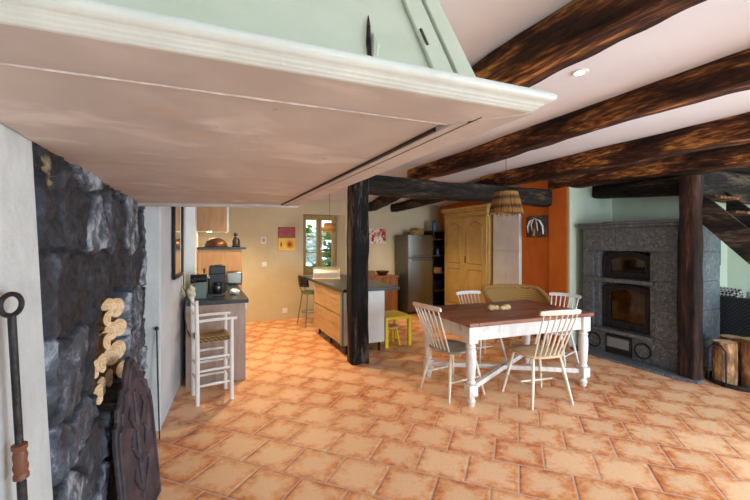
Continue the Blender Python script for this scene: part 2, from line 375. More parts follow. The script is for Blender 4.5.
# back wall with the window opening
wx0, wx1, wz0, wz1 = 1.88, 2.80, .86, 2.15
b = MB().prism([(wx1, 7.72), (wx1, 8.1), (wx1-.13, 8.1), (wx1-.13, 7.9)], 'Z', wz0, wz1).box(-.85, wx0, 7.72, 8.1, 0, 2.6).box(wx1, 5.9, 7.72, 8.1, 0, 2.6).box(wx0, wx1, 7.72, 8.1, 0, wz0).box(wx0, wx1, 7.72, 8.1, wz1, 2.6)
struct(b, 'wall_back', 'plaster_cream')
struct(MB().box(5.28, 5.9, 4.846, 7.72, 0, 2.6).box(5.0, 5.9, 4.28, 4.846, 0, 2.6), 'wall_orange', 'orange')
struct(MB().box(4.97, 5.9, 3.93, 4.28, 0, 2.42), 'trim_1', 'orange', bevel=.02)
struct(MB().box(5.96, 6.2, 3.2, 3.93, 0, 2.6).box(4.98, 6.2, 3.90, 3.925, 0, 2.6), 'wall_right', 'plaster_green')
struct(MB().box(5.29, 7.2, -2.5, 3.90, 2.47, 2.598), 'ceiling_stair', 'timber_dark')
struct(MB().box(5.96, 7.4, 2.95, 3.2, 0, 2.6), 'wall_stair', 'plaster_green')
b = MB().box(7.2, 7.4, -2.7, -1.5, 0, 2.6).box(7.2, 7.4, .3, 2.95, 0, 2.6).box(7.2, 7.4, -1.5, .3, 0, .55).box(7.2, 7.4, -1.5, .3, 2.15, 2.6)
struct(b, 'wall_side', 'plaster_green')
b = MB().box(-.85, .25, -2.7, -2.5, 0, 2.6).box(2.15, 3.15, -2.7, -2.5, 0, 2.6).box(5.45, 7.4, -2.7, -2.5, 0, 2.6).box(.25, 2.15, -2.7, -2.5, 2.2, 2.6).box(3.15, 5.45, -2.7, -2.5, 2.2, 2.6)
struct(b, 'wall_rear', 'plaster_white')

# rubble stone chimney wall with a niche for firewood
def cut_end():
    m, nt, b = new_mat('log_end_grain'); N = nt.nodes; L = nt.links
    tc = N.new('ShaderNodeTexCoord'); wv = N.new('ShaderNodeTexWave'); wv.wave_type = 'RINGS'; wv.rings_direction = 'SPHERICAL'
    wv.inputs['Scale'].default_value = 95; wv.inputs['Distortion'].default_value = 3; wv.inputs['Detail'].default_value = 3
    L.new(tc.outputs['Object'], wv.inputs['Vector'])
    n = N.new('ShaderNodeTexNoise'); n.inputs['Scale'].default_value = 24; n.inputs['Detail'].default_value = 6; L.new(tc.outputs['Object'], n.inputs['Vector'])
    mu = N.new('ShaderNodeMath'); mu.operation = 'MULTIPLY_ADD'; mu.inputs[1].default_value = .20; L.new(wv.outputs['Fac'], mu.inputs[0]); L.new(n.outputs['Fac'], mu.inputs[2])
    r = N.new('ShaderNodeValToRGB'); setramp(r, [(.36, C(150, 110, 70)), (.55, C(198, 160, 114)), (.78, C(224, 198, 160))]); L.new(mu.outputs[0], r.inputs[0]); L.new(r.outputs[0], b.inputs['Base Color'])
    b.inputs['Roughness'].default_value = .85
    return m
M['cut_end'] = cut_end()
def hearth_wall():
    rnd = random.Random(5)
    Y0, Y1, Z0, Z1, X0 = 1.38, 3.54, 0, 1.95, -.485
    pts = []
    z = .05
    while z < Z1+.2:
        h = rnd.uniform(.17, .34); y = Y0-.3+rnd.uniform(0, .2)
        while y < Y1+.3:
            ww = rnd.uniform(.22, .52); pts.append((y+ww/2, z+h/2+rnd.uniform(-.05, .05), rnd.uniform(.75, 1.25), rnd.random(), rnd.uniform(-.25, .25), rnd.uniform(-.25, .25))); y += ww
        z += h
    def height(y, z):
        yy = y+.05*fb((y, z, 3), 4); zz = z+.05*fb((y, z, 9), 4)
        best = []
        for i, (py, pz, s, t, gy, gz) in enumerate(pts):
            d = math.hypot((yy-py)*.75, (zz-pz)*1.25)
            best.append((d*s, i))
        best.sort(); (d1, i1), (d2, _) = best[:2]
        e = d2-d1
        k = min(1, e/.026); k = 1-(1-k)**2
        p = pts[i1]
        hh = .05*k + .06*k*((yy-p[0])*p[4]+(zz-p[1])*p[5])*2 + .022*(p[3]-.5)*k + .012*fb((y, z, 1), 6)*k + .011*fb((y, z, 2), 20)
        return hh, p[3], k
    def niche(y, z):
        # tall irregular pocket, narrower at its foot
        c0 = 2.12+.10*math.sin(z*5); c1 = 2.86-.10*(1.3-z)
        dy = min(y-c0, c1-y); dz = min(z-.70, 1.30-z-.15*max(0, 2.4-y))
        d = min(dy, dz)+.03*fb((y, z, 7), 5)
        return max(0, min(1, d/.03))
    bm = bmesh.new(); ny, nz = 210, 180; tl = bm.verts.layers.float.new('tone'); g = []
    for i in range(ny+1):
        rowv = []
        for j in range(nz+1):
            y = Y0+(Y1-Y0)*i/ny; z = Z0+(Z1-Z0)*j/nz
            h, t, k = height(y, z); nn = niche(y, z)
            ed_ = 1.685-.155*z+.015*fb((y, z, 4), 6); lim = -.47+max(0, min(1, (y-ed_)/.03))*.2
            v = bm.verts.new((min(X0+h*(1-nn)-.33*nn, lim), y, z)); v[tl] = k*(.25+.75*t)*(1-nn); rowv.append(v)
        g.append(rowv)
    for i in range(ny):
        for j in range(nz): bm.faces.new((g[i][j], g[i+1][j], g[i+1][j+1], g[i][j+1]))
    # closed back
    A = [bm.verts.new((-.92, y, z)) for y, z in ((Y0, Z0), (Y1, Z0), (Y1, Z1), (Y0, Z1))]
    bm.faces.new(A)
    me = bpy.data.meshes.new('wall_hearth'); bm.to_mesh(me); bm.free(); me.materials.append(M['stone'])
    for p in me.polygons: p.use_smooth = True
    o = bpy.data.objects.new('wall_hearth', me); col.objects.link(o); o['kind'] = 'structure'
hearth_wall()
struct(MB().box(-.85, -.47, 1.40, 3.54, 1.95, 2.6), 'wall_hearth_upper', 'plaster_white')

# kitchen window: ochre wooden casements
def window():
    o = bpy.data.objects.new('window_1', None); col.objects.link(o); o['kind'] = 'structure'; o.location = (0, 7.93, 0)
    MB().box(wx0, wx0+.05, 0, .08, wz0, wz1).box(wx1-.18, wx1-.135, 0, .08, wz0, wz1).box(wx0+.05, wx1-.18, 0, .08, wz1-.05, wz1).box(wx0+.05, wx1-.18, 0, .08, wz0, wz0+.05).build('window_frame', 'window_wood', o, .004)
    a0, a1 = wx0+.05, wx1-.18; mid = (a0+a1)/2
    for x0, x1, hs in ((a0, mid-.004, 0), (mid+.004, a1, 1)):
        z0, z1 = wz0+.05, wz1-.05; s = .055
        b = MB().box(x0, x0+s, -.02, .04, z0, z1).box(x1-s, x1, -.02, .04, z0, z1).box(x0+s, x1-s, -.02, .04, z0, z0+.08).box(x0+s, x1-s, -.02, .04, z1-s, z1)
        for k in (1, 2):
            zz = z0+.08+(z1-s-z0-.08)*k/3; b.box(x0+s, x1-s, -.015, .035, zz-.014, zz+.014)
        c = b.build('casement', 'window_wood', o, .004)
        for k in range(3):
            za = z0+.08+(z1-s-z0-.08)*k/3; zb = z0+.08+(z1-s-z0-.08)*(k+1)/3
            MB().box(x0+s-.004, x1-s+.004, .008, .012, za, zb).build('window_pane', 'glass', c)
        if hs: MB().tube([(x0+.025, -.045, 1.40), (x0+.025, -.045, 1.48)], .009).tube([(x0+.025, -.02, 1.44), (x0+.025, -.045, 1.44)], .006).build('window_handle', 'chrome', c)
window()
def far_door(n, x0, x1):
    o = bpy.data.objects.new('door_%d' % n, None); col.objects.link(o); o['kind'] = 'structure'; o.location = (0, -2.6, 0)
    m = (x0+x1)/2
    for a, c in ((x0, m), (m, x1)):
        b = MB().box(a, a+.07, 0, .05, 0, 2.2).box(c-.07, c, 0, .05, 0, 2.2).box(a+.07, c-.07, 0, .05, 0, .2).box(a+.07, c-.07, 0, .05, 2.1, 2.2).box(a+.07, c-.07, .01, .04, 1.1, 1.13)
        f = b.build('door_leaf', 'white_paint', o, .003)
        MB().box(a+.07, c-.07, .022, .028, .2, 2.1).build('window_pane', 'glass', f)
far_door(1, .25, 2.15); far_door(2, 3.15, 5.45)

# garden seen through the kitchen window
hr = random.Random(3)
b = MB()
for k in range(5200):
    x = hr.uniform(1.9, 4.6); z = hr.uniform(-.1, 2.15+.5*noise.noise(Vector((x*1.5, 0, 0)))); y = 10.6+.5*fb((x, 0, z), 1.3)+hr.uniform(-.25, .25)
    if noise.noise(Vector((x*6, 2, z*6))) > .16: continue
    a = Matrix.Rotation(hr.uniform(0, 6.3), 3, 'Z') @ Matrix.Rotation(hr.uniform(-1, 1), 3, 'X'); s = hr.uniform(.05, .11)
    c = Vector((x, y, z))
    vv = [b.b.verts.new(c + a @ Vector(q)*s) for q in ((-1, 0, 0), (-.3, .05, .5), (.7, .05, .45), (1.1, 0, 0), (.6, .05, -.45), (-.3, .05, -.5))]
    b.b.faces.new(vv)
o = b.build('garden_hedge', 'grass', smooth=False)
tag(o, 'sunlit green garden shrubs seen through the kitchen window panes', 'hedge'); o['kind'] = 'stuff'
struct(MB().box(-2, 8, 8.1, 14, -.3, -.05), 'ground_garden', mat('garden_gravel', [(.3, C(150, 150, 130)), (.7, C(200, 200, 190))], 9))

# ------------------------------------------------------------------ chimney hood
def hood():
    t = thing('chimney_hood', 'big mint white painted timber chimney hood with peeling flat underside', 'chimney hood')
    zb = 1.83
    MB().prism([(-.445, .640), (.64, .594), (.525, .737), (-.445, .780)], 'Z', zb, zb+.03).build('front_board', 'soffit', t, .003)
    MB().prism([(.648, .595), (.648, 2.82), (.635, 2.83), (.534, 2.87), (.534, .737)], 'Z', zb, zb+.03).build('side_board', 'soffit', t, .003)
    MB().prism([(-.445, .782), (.525, .739), (.525, 2.872), (-.445, 3.17)], 'Z', zb+.010, zb+.034).build('underside_panel', 'soffit', t)
    MB().prism([(-.445, 3.17), (.655, 2.825), (.655, 2.86), (-.445, 3.205)], 'Z', zb-.012, zb+.06).build('rear_lip', 'soffit', t, .003)
    MB().tube([(-.445, .781, zb+.003), (-.1, .7665, zb+.002), (.10, .757, zb+.003), (.525, .738, zb+.003)], [.005, .0035, .005, .0035], 8).build('ridge_highlight', M['soffit_highlight'], t)  # thin bead whose paler paint stands for the highlight along the joint
    MB().box(.560, .5625, .66, 2.84, zb-.001, zb+.003).build('seam_line', 'bronze', t, label='thin dark seam')
    # moulding: stacked beads, mitred at the free corner
    prof = [(0, 0), (.006, .001), (.008, .004), (.013, .005), (.015, .009), (.020, .010), (.022, .014), (.026, .015), (.034, .018), (.038, .023), (.038, .029), (.034, .034), (.024, .037), (-.06, .048), (-.06, .002)]
    b = MB(); path = [(-.445, .640, (0, -1)), (.632, .592, (1, -1)), (.632, 2.82, (1, 0))]; rings = []
    for x, y, (ox, oy) in path: rings.append([b.b.verts.new((x+ox*q, y+oy*q, zb+h)) for q, h in prof])
    n = len(prof)
    for A, B in zip(rings, rings[1:]):
        for k in range(n): b.b.faces.new((A[k], B[k], B[(k+1) % n], A[(k+1) % n]))
    b.b.faces.new(rings[0]); b.b.faces.new(rings[-1][::-1])
    b.build('edge_moulding', 'moulding_paint', t, angle=60)
    # tapering shaft: base and top outlines
    z0, z1 = 1.878, 2.6
    base = [(-.445, .690), (.538, .646), (.538, 2.75), (-.445, 2.75)]; top = [(-.445, 1.05), (.475, 1.01), (.475, 2.4), (-.445, 2.4)]
    def P(i, q): return Vector((base[i][0]+(top[i][0]-base[i][0])*q, base[i][1]+(top[i][1]-base[i][1])*q, z0+(z1-z0)*q))
    b = MB(); lo = [b.b.verts.new(P(i, 0)) for i in range(4)]; hi = [b.b.verts.new(P(i, 1)) for i in range(4)]
    for i in range(4): b.b.faces.new((lo[i], lo[(i+1) % 4], hi[(i+1) % 4], hi[i]))
    b.b.faces.new(lo); b.b.faces.new(hi)
    b.build('shaft', 'hood_paint', t, smooth=False)
    # two upright boards along the free corner, a gap between them
    def strip(u0, u1, u2, u3, th):
        b = MB(); vs_ = []
        nrm = Vector((0, -(z1-z0), .365)).normalized()*th
        for q in (0.0, .99):
            a, c = P(0, q), P(1, q)
            for u in ((u0, u1) if q == 0 else (u2, u3)):
                p = a.lerp(c, u); vs_ += [b.b.verts.new(p+nrm*.15), b.b.verts.new(p+nrm)]
        for f in ((0, 1, 3, 2), (4, 6, 7, 5), (0, 4, 5, 1), (2, 3, 7, 6), (1, 5, 7, 3), (0, 2, 6, 4)): b.b.faces.new([vs_[i] for i in f])
        return b
    strip(.895, .945, .90, .955, .010).build('corner_board', 'hood_paint', t, .002)
    strip(.952, .999, .962, 1.0, .014).build('corner_board', 'hood_paint', t, .002)
    # split in the old front board
    c = P(0, .07).lerp(P(1, .07), .76); d = (P(0, .30)-P(0, .07)).normalized(); d = (d+Vector((.17, 0, 0))).normalized()*1.2
    nrm = Vector((0, -(z1-z0), .365)).normalized()
    MB().tube([c-d*.03+nrm*.001, c+d*.02+nrm*.004+Vector((-.003, 0, 0)), c+d*.07+nrm*.003+Vector((-.001, 0, 0)), c+d*.10+nrm*.001], [.003, .0045, .004, .001], 6).build('split_edge', 'timber_dark', t, label='dark split in the painted board')
    MB().tube([c-d*.035+Vector((.009, 0, 0)), c+d*.015+nrm*.005+Vector((.012, 0, 0)), c+d*.05+nrm*.003+Vector((.009, 0, 0))], [.005, .009, .002], 7).build('lifted_chip', 'hood_paint', t)
    MB().tube([P(0, .13).lerp(P(1, .13), .905)+nrm*.011, P(0, .19).lerp(P(1, .19), .905)+nrm*.011], .0035, 6).build('dark_knot', 'timber_dark', t, label='bare dark wood where paint flaked')
    # long dark joint in the underside
    MB().box(.5255, .5335, .80, 1.35, zb+.002, zb+.012).box(.528, .532, 1.35, 2.86, zb+.002, zb+.012).build('open_joint', 'bronze', t, label='dark open joint between boards')
hood()

# ------------------------------------------------------------------ old timbers
def rough_timber(name, p0, p1, w, h, m, label, cat, seed=0, amp=.018, sag=0, vertical=False, crack=False):
    p0 = Vector(p0); p1 = Vector(p1); ln = (p1-p0).length; n = max(14, int(ln/.05)); seg = 48 if vertical else 32
    b = MB(); rings = []
    for i in range(n+1):
        t = i/n; y = ln*t; ring = []
        ox = amp*1.3*noise.noise(Vector((y*.6, seed, 1))); oz = amp*1.0*noise.noise(Vector((y*.6, seed, 5)))-sag*math.sin(PI*t)
        sw = 1+.09*noise.noise(Vector((y*.8, seed, 9)))
        for k in range(seg):
            a = 2*PI*k/seg; c, s = math.cos(a), math.sin(a); e = .34
            x = math.copysign(abs(c)**e, c)*w/2*sw; z = math.copysign(abs(s)**e, s)*h/2*sw
            dd = amp*.55*noise.noise(Vector((x*9+seed, y*2.2, z*9)))+amp*.25*noise.noise(Vector((x*26, y*7+seed, z*26)))
            if crack and k in (int(seg*.75), int(seg*.75)+1): dd -= .03+.012*noise.noise(Vector((y*3, seed, 0)))
            ln2 = math.hypot(x, z); x += ox+x/ln2*dd; z += oz+z/ln2*dd
            ring.append(b.b.verts.new((x, y, z) if not vertical else (x, z, y)))
        rings.append(ring)
    for A, B in zip(rings, rings[1:]):
        for k in range(seg): b.b.faces.new((A[k], A[(k+1) % seg], B[(k+1) % seg], B[k]))
    b.b.faces.new(rings[0]); b.b.faces.new(rings[-1])
    o = b.build(name, m, angle=60)
    o.location = p0
    if not vertical:
        d = (p1-p0).normalized(); z = Vector((0, 0, 1)); x = d.cross(z).normalized(); z = x.cross(d)
        o.rotation_euler = Matrix((x, d, z)).transposed().to_euler()
    return tag(o, label, cat)
rough_timber('ceiling_beam', (1.575, -2.48, 2.505), (1.53, 4.5, 2.505), .22, .20, 'timber', 'rough brown ceiling beam passing nearest the white chimney hood', 'beam', 1, .03)
rough_timber('ceiling_beam', (2.765, -2.48, 2.505), (2.765, 4.72, 2.525), .19, .19, 'timber', 'rough brown ceiling beam beside the recessed spotlight', 'beam', 2, .024)
rough_timber('ceiling_beam', (4.02, -2.48, 2.46), (4.10, 4.72, 2.53), .22, .25, 'timber', 'gnarled tan and brown ceiling beam above the dining table lamp', 'beam', 3, .034)
rough_timber('ceiling_beam', (5.12, -2.48, 2.44), (5.10, 4.27, 2.52), .28, .28, 'timber', 'dark ceiling beam resting on the orange pier and the stove-side post', 'beam', 4, .03)
rough_timber('ceiling_beam', (2.92, 4.74, 2.46), (3.40, 7.71, 2.36), .19, .18, 'timber_dark', 'dark kitchen ceiling beam running in behind the black oak post', 'beam', 5, .024)
rough_timber('ceiling_beam', (4.10, 4.74, 2.46), (4.0, 7.71, 2.36), .18, .17, 'timber_dark', 'short dark kitchen ceiling beam ending above the fridge', 'beam', 6, .02)
rough_timber('cross_beam', (1.935, 4.55, 2.32), (4.97, 4.30, 2.265), .22, .25, 'timber_dark', 'grey black cross beam from black oak post to orange wall', 'beam', 7, .03)
rough_timber('timber_post', (1.825, 4.54, 0), (1.825, 4.54, 2.55), .24, .24, 'post_black', 'square blackened oak post standing at the kitchen island end', 'post', 8, .022, vertical=True, crack=True)
rough_timber('timber_post', (5.04, 2.395, .03), (5.04, 2.395, 2.31), .18, .18, 'post_brown', 'worn brown oak post standing on the stove hearth slab', 'post', 9, .022, vertical=True)

rough_timber('sloping_timber', (5.56, 3.88, 2.345), (5.56, 2.63, 2.26), .2, .2, 'timber_dark', 'dark sloping timber high above the soapstone stove', 'beam', 15, .02)
# recessed ceiling spotlights
def spot(x, y, z, label, power):
    t = thing('ceiling_spotlight', label, 'spotlight', (x, y, z), 0, 'recessed ceiling spotlights')
    MB().lathe([(.030, 0), (.048, 0), (.050, -.004), (.040, -.010), (.030, -.008)], close=False).build('trim_ring', 'white_plastic', t)
    MB().lathe([(.001, -.003), (.030, -.003), (.030, -.006), (.001, -.006)], close=False).build('lamp_face', 'halogen', t)
    l = bpy.data.lights.new('spot_glow', 'SPOT'); l.energy = power; l.color = (1, .70, .36); l.spot_size = R(125); l.spot_blend = .6; l.shadow_soft_size = .04
    o = bpy.data.objects.new('spot_glow', l); col.objects.link(o); o.location = (x, y, z-.03)
spot(2.10, 1.573, 2.6, 'small round recessed spotlight in the white ceiling between two brown beams', 12)
spot(1.15, 6.1, 2.524, 'recessed kitchen ceiling spotlight near the pictures', 110)
spot(1.0, 5.3, 2.562, 'recessed kitchen ceiling spotlight above the coffee counter aisle', 110)
spot(3.3, 6.4, 2.505, 'recessed kitchen ceiling spotlight before the fridge', 105)

# ------------------------------------------------------------------ masonry stove
def arch(y0, y1, z0, z1, rise, n=14):
    pts = [(y0, z0), (y1, z0)]
    for k in range(n+1):
        q = k/n; pts.append((y1+(y0-y1)*q, z1-rise+rise*math.sin(PI*q)))
    return pts
def stove():
    t = thing('masonry_stove', 'grey soapstone masonry stove with two arched black doors', 'stove')
    X = 5.08
    # hearth slab
    MB().prism([(4.86, 3.80), (4.86, 2.44), (4.93, 2.275), (5.09, 2.275), (5.14, 2.49), (5.93, 2.49), (5.93, 3.80)], 'Z', 0, .03).build('hearth_slab', 'soapstone', t, .004)
    # rounded free corner and pillars each side, as courses of blocks
    def corner(z0, z1):
        pts = [(X, 2.79), (X, 2.66)]
        for k in range(1, 9):
            a = PI/2*k/8; pts.append((X+.13-.13*math.cos(a), 2.63-.13*math.sin(a)))
        pts += [(5.925, 2.5), (5.925, 2.79)]
        MB().prism(pts, 'Z', z0, z1).build('corner_block', 'soapstone', t, .004)
    for z0, z1 in ((.03, .36), (.363, .72), (.723, 1.08), (1.083, 1.44), (1.443, 1.755)): corner(z0, z1)
    for z0, z1 in ((.36, .72), (.723, 1.08), (1.083, 1.44)): MB().box(X, 5.925, 3.60, 3.757, z0, z1).build('side_block', 'soapstone', t, .004)
    for y0, y1 in ((2.793, 3.28), (3.283, 3.757)): MB().box(X, 5.925, y0, y1, 1.443, 1.755).build('frieze_block', 'soapstone', t, .004)
    MB().box(X+.22, 5.92, 2.793, 3.60, .36, 1.443).build('back_panel', 'soapstone', t)
    # pillars within the recess
    for y0, y1 in ((2.793, 2.86), (3.53, 3.597)): MB().box(X+.03, X+.22, y0, y1, .37, 1.443).build('inner_pillar', 'soapstone', t, .003)
    MB().prism([(X-.03, 2.495), (5.93, 2.495), (5.93, 3.79), (X-.03, 3.79)], 'Z', 1.757, 1.80).prism([(X-.05, 2.49), (5.93, 2.49), (5.93, 3.81), (X-.05, 3.81)], 'Z', 1.80, 1.835).build('cornice', 'soapstone', t, .008)
    MB().box(X-.035, X+.22, 2.80, 3.60, 1.015, 1.065).build('upper_ledge', 'soapstone', t, .006)
    MB().box(X-.05, X+.22, 2.80, 3.64, .325, .37).build('lower_ledge', 'soapstone', t, .006)
    # plinth: block, ash drawer, block
    for y0, y1, yc in ((2.793, 3.06, 2.925), (3.42, 3.757, 3.58)):
        MB().box(X, 5.92, y0, y1, .03, .325).build('plinth_block', 'soapstone', t, .004)
        h_ = MB().lathe([(.10, 0), (.10, .022), (.088, .022), (.088, .012), (.02, .012)], (X, yc, .175), (-1, 0, 0), 32).build('round_hatch', 'iron', t)
        MB().lathe([(.082, .010), (.082, .016), (.02, .018)], (X, yc, .175), (-1, 0, 0), 28).build('hatch_disc', 'soapstone', h_)
    MB().box(X+.02, 5.92, 3.063, 3.417, .03, .325).build('plinth_block', 'soapstone', t)
    dr = MB().box(X-.012, X+.02, 3.075, 3.405, .05, .30).build('ash_drawer', 'iron', t, .004)
    MB().box(X-.016, X-.011, 3.095, 3.385, .135, .265).build('drawer_plate', M['zinc'], dr)
    # arched doors
    for z0, z1, rise, nm in ((1.075, 1.425, .075, 'oven_door'), (.385, .975, .06, 'fire_door')):
        y0, y1 = 2.895, 3.49; xd = X+.10
        o = arch(y0, y1, z0, z1, rise); f = .07
        inner = arch(y0+f, y1-f, z0+f*(1.4 if nm == 'fire_door' else 1), z1-f*.8, rise*.8)
        b = MB(); n = len(o)
        A = [b.b.verts.new((xd, p[0], p[1])) for p in o]; B = [b.b.verts.new((xd, p[0], p[1])) for p in inner]
        A2 = [b.b.verts.new((xd+.05, p[0], p[1])) for p in o]; B2 = [b.b.verts.new((xd+.05, p[0], p[1])) for p in inner]
        for k in range(n):
            j = (k+1) % n
            b.b.faces.new((A[k], A[j], B[j], B[k])); b.b.faces.new((A2[k], B2[k], B2[j], A2[j])); b.b.faces.new((A[k], A2[k], A2[j], A[j])); b.b.faces.new((B[k], B[j], B2[j], B2[k]))
        d = b.build(nm, 'iron', t, .004)
        MB().prism(inner, 'X', xd+.018, xd+.024).build('door_glass', 'stove_glass' if nm == 'fire_door' else 'oven_glass', d)
        MB().tube([(xd-.03, y0+.035, z0+.10), (xd-.03, y0+.035, z0+.22)], .009).tube([(xd, y0+.035, z0+.12), (xd-.03, y0+.035, z0+.12)], .006).tube([(xd, y0+.035, z0+.20), (xd-.03, y0+.035, z0+.20)], .006).build('door_handle', 'iron', d)
        # door surround
        oo = arch(y0-.03, y1+.03, z0-.008, z1+.015, rise); b = MB()
        A = [b.b.verts.new((xd-.012, p[0], p[1])) for p in o]; B = [b.b.verts.new((xd-.012, p[0], p[1])) for p in oo]
        A2 = [b.b.verts.new((xd+.06, p[0], p[1])) for p in o]; B2 = [b.b.verts.new((xd+.06, p[0], p[1])) for p in oo]
        for k in range(n):
            j = (k+1) % n
            b.b.faces.new((A[k], B[k], B[j], A[j])); b.b.faces.new((B[k], B2[k], B2[j], B[j])); b.b.faces.new((A[k], A[j], A2[j], A2[k])); b.b.faces.new((A2[k], A2[j], B2[j], B2[k]))
        b.build('door_surround', 'iron', t, .003)
    MB().box(X+.205, X+.219, 2.90, 3.49, .40, .97).build('firebox_lining', M['firebox_reflection'], t, label='ochre firebox lining coloured for the reflection in the glass')
    MB().box(X+.205, X+.219, 2.90, 3.49, 1.09, 1.41).build('oven_lining', 'iron', t)
M['firebox_reflection'] = mat('firebox_reflection', [(.3, C(120, 88, 40)), (.7, C(196, 152, 78))], 6, rough=.8, bump=.2)  # yellowish reflection of the door glass, put into the lining colour
M['zinc'] = mat('zinc_plate', C(128, 130, 132), rough=.5, bump=0)
stove()
MB().box(-.10, .10, -.05, .05, 0, .012).build('book_like_tray', 'iron').name = 'stove_tray'
st = bpy.data.objects['stove_tray']; st.location = (5.25, 3.45, 1.836); tag(st, 'small flat dark tray lying on top of the soapstone stove', 'tray')

# ------------------------------------------------------------------ staircase
def stairs():
    t = thing('staircase', 'dark timber open staircase rising behind the brown oak post', 'staircase')
    y0, z0, y1, z1 = 2.42, 2.17, .36, .0
    s = (z0-z1)/(y0-y1)
    top = (2.42, 2.20)
    def zt(y): return top[1]-s*(top[0]-y)
    for x0, x1, nm in ((5.155, 5.20, 0), (5.82, 5.865, 1)):
        yb = .42
        pts = [(2.40, zt(2.40)), (2.40, zt(2.40)-.35), (yb+.28, 0), (yb, 0), (yb, zt(yb))]
        MB().prism(pts, 'X', x0, x1).build('stringer', 'timber_dark', t, .004)
    for k in range(1, 12):
        z = .19*k; y = top[0]-(top[1]-z-.03)/s
        MB().box(5.20, 5.82, y-.11, y+.13, z-.03, z).build('tread', 'timber', t, .004)
stairs()
rough_timber('trimmer_beam', (5.27, 2.50, 2.27), (7.19, 2.50, 2.27), .17, .38, 'timber_dark', 'dark beam across the head of the open staircase', 'beam', 12, .015)

# ------------------------------------------------------------------ dining table
TA = -4.0
def table():
    t = thing('dining_table', 'farmhouse dining table with brown plank top and white turned legs', 'table', (3.06, 3.24, 0), TA)
    hx, hy = .788, .50
    b = MB()
    for k in range(5): b.box(-hx+.105, hx-.105, -hy+k*2*hy/5+.0008, -hy+(k+1)*2*hy/5-.0008, .762, .80)
    b.box(-hx, -hx+.103, -hy, hy, .762, .80).box(hx-.103, hx, -hy, hy, .762, .80)
    b.build('tabletop', 'table_top', t, .005)
    lx, ly = .72, .42
    b = MB().box(-lx, lx, -ly-.02, -ly+.005, .62, .762).box(-lx, lx, ly-.005, ly+.02, .62, .762).box(-lx-.02, -lx+.005, -ly, ly, .62, .762).box(lx-.005, lx+.02, -ly, ly, .62, .762)
    b.build('apron', 'table_paint', t, .003)
    for sx in (-1, 1):
        for sy in (-1, 1):
            c = (sx*lx, sy*ly)
            b = MB().box(c[0]-.05, c[0]+.05, c[1]-.05, c[1]+.05, .60, .762)
            b.lathe([(.030, 0), (.034, .02), (.044, .05), (.030, .085), (.036, .10)], (c[0], c[1], 0), seg=20)
            b.box(c[0]-.048, c[0]+.048, c[1]-.048, c[1]+.048, .10, .205)
            b.lathe([(.036, .205), (.046, .225), (.034, .245), (.040, .27), (.046, .36), (.050, .46), (.049, .52), (.040, .545), (.050, .565), (.038, .585), (.044, .602)], (c[0], c[1], 0), seg=20)
            b.build('leg', 'table_paint', t, .003)
    for sgn in (1, -1):
        a = Vector((-lx+.03, -ly*sgn+.03*sgn, .16)); c = Vector((lx-.03, ly*sgn-.03*sgn, .16)); d = c-a
        q = Matrix.Rotation(math.atan2(d.y, d.x), 3, 'Z')
        MB().obox((a+c)/2+Vector((0, 0, .0 if sgn > 0 else .001)), (d.length, .05, .05 if sgn > 0 else .048), q).build('stretcher', 'table_paint', t, .004)
table()

# ------------------------------------------------------------------ spindle-back chairs
def chair(paint, seatm):
    t = thing('dining_chair', 'x', 'chair')
    zs = .475
    # saddle seat
    def outline(k):
        a = 2*PI*k/36; c, s = math.cos(a), math.sin(a)
        x = math.copysign(abs(c)**.62, c)*(.222+.016*s); y = math.copysign(abs(s)**.62, s)*.212
        return x, y
    b = MB(); rings = []
    for f, z in ((.86, -.032), (1, -.018), (1, -.004), (.95, .002), (.6, -.006), (.25, -.009)):
        rings.append([b.b.verts.new((outline(k)[0]*f, outline(k)[1]*f, zs+z)) for k in range(36)])
    for A, B in zip(rings, rings[1:]):
        for k in range(36): b.b.faces.new((A[k], A[(k+1) % 36], B[(k+1) % 36], B[k]))
    b.b.faces.new(rings[0][::-1]); b.b.faces.new(rings[-1])
    b.build('seat', seatm, t)
    feet = {}
    for sx in (-1, 1):
        for (ty, by, bx) in ((.15, .225, .235), (-.15, -.235, .225)):
            a = Vector((sx*.15, ty, zs-.026)); c = Vector((sx*bx, by, 0)); feet[(sx, ty > 0)] = (a, c)
            MB().tube([a, a.lerp(c, .35), a.lerp(c, .7), c], [.013, .017, .0155, .0105], 10).build('leg', paint, t)
    m = {}
    for sx in (-1, 1):
        p = feet[(sx, True)]; q = feet[(sx, False)]
        A = p[0].lerp(p[1], .60); B = q[0].lerp(q[1], .60); m[sx] = (A+B)/2
        MB().tube([A, (A+B)/2, B], [.008, .011, .008], 8).build('stretcher', paint, t)
    MB().tube([m[-1], (m[-1]+m[1])/2, m[1]], [.008, .011, .008], 8).build('stretcher', paint, t)
    # curved crest rail
    def crest(u): # u in -1..1
        return Vector((u*.218, -.335-.035*(1-u*u), .92-.008*u*u))
    b = MB(); rings = []
    n = 16
    for i in range(n+1):
        u = -1+2*i/n; c = crest(u); hh = .024-.005*abs(u)**6; th = .010
        tilt = Vector((0, -.25, 1)).normalized(); out = Vector((0, 1, .25)).normalized()
        rings.append([b.b.verts.new(c+tilt*hh*z_+out*th*y_) for z_, y_ in ((-1, -.6), (-.6, -1), (.6, -1), (1, -.6), (1, .6), (.6, 1), (-.6, 1), (-1, .6))])
    for A, B in zip(rings, rings[1:]):
        for k in range(8): b.b.faces.new((A[k], A[(k+1) % 8], B[(k+1) % 8], B[k]))
    b.b.faces.new(rings[0]); b.b.faces.new(rings[-1][::-1])
    b.build('crest_rail', paint, t)
    for k in range(7):
        u = -.86+k*1.72/6
        a = Vector((u*.175, -.165-.022*(1-u*u), zs-.004)); c = crest(u*.98)-Vector((0, -.25, 1)).normalized()*.02
        MB().tube([a, a.lerp(c, .4), c], [.0075, .0095, .0065], 8).build('spindle', paint, t)
    return t
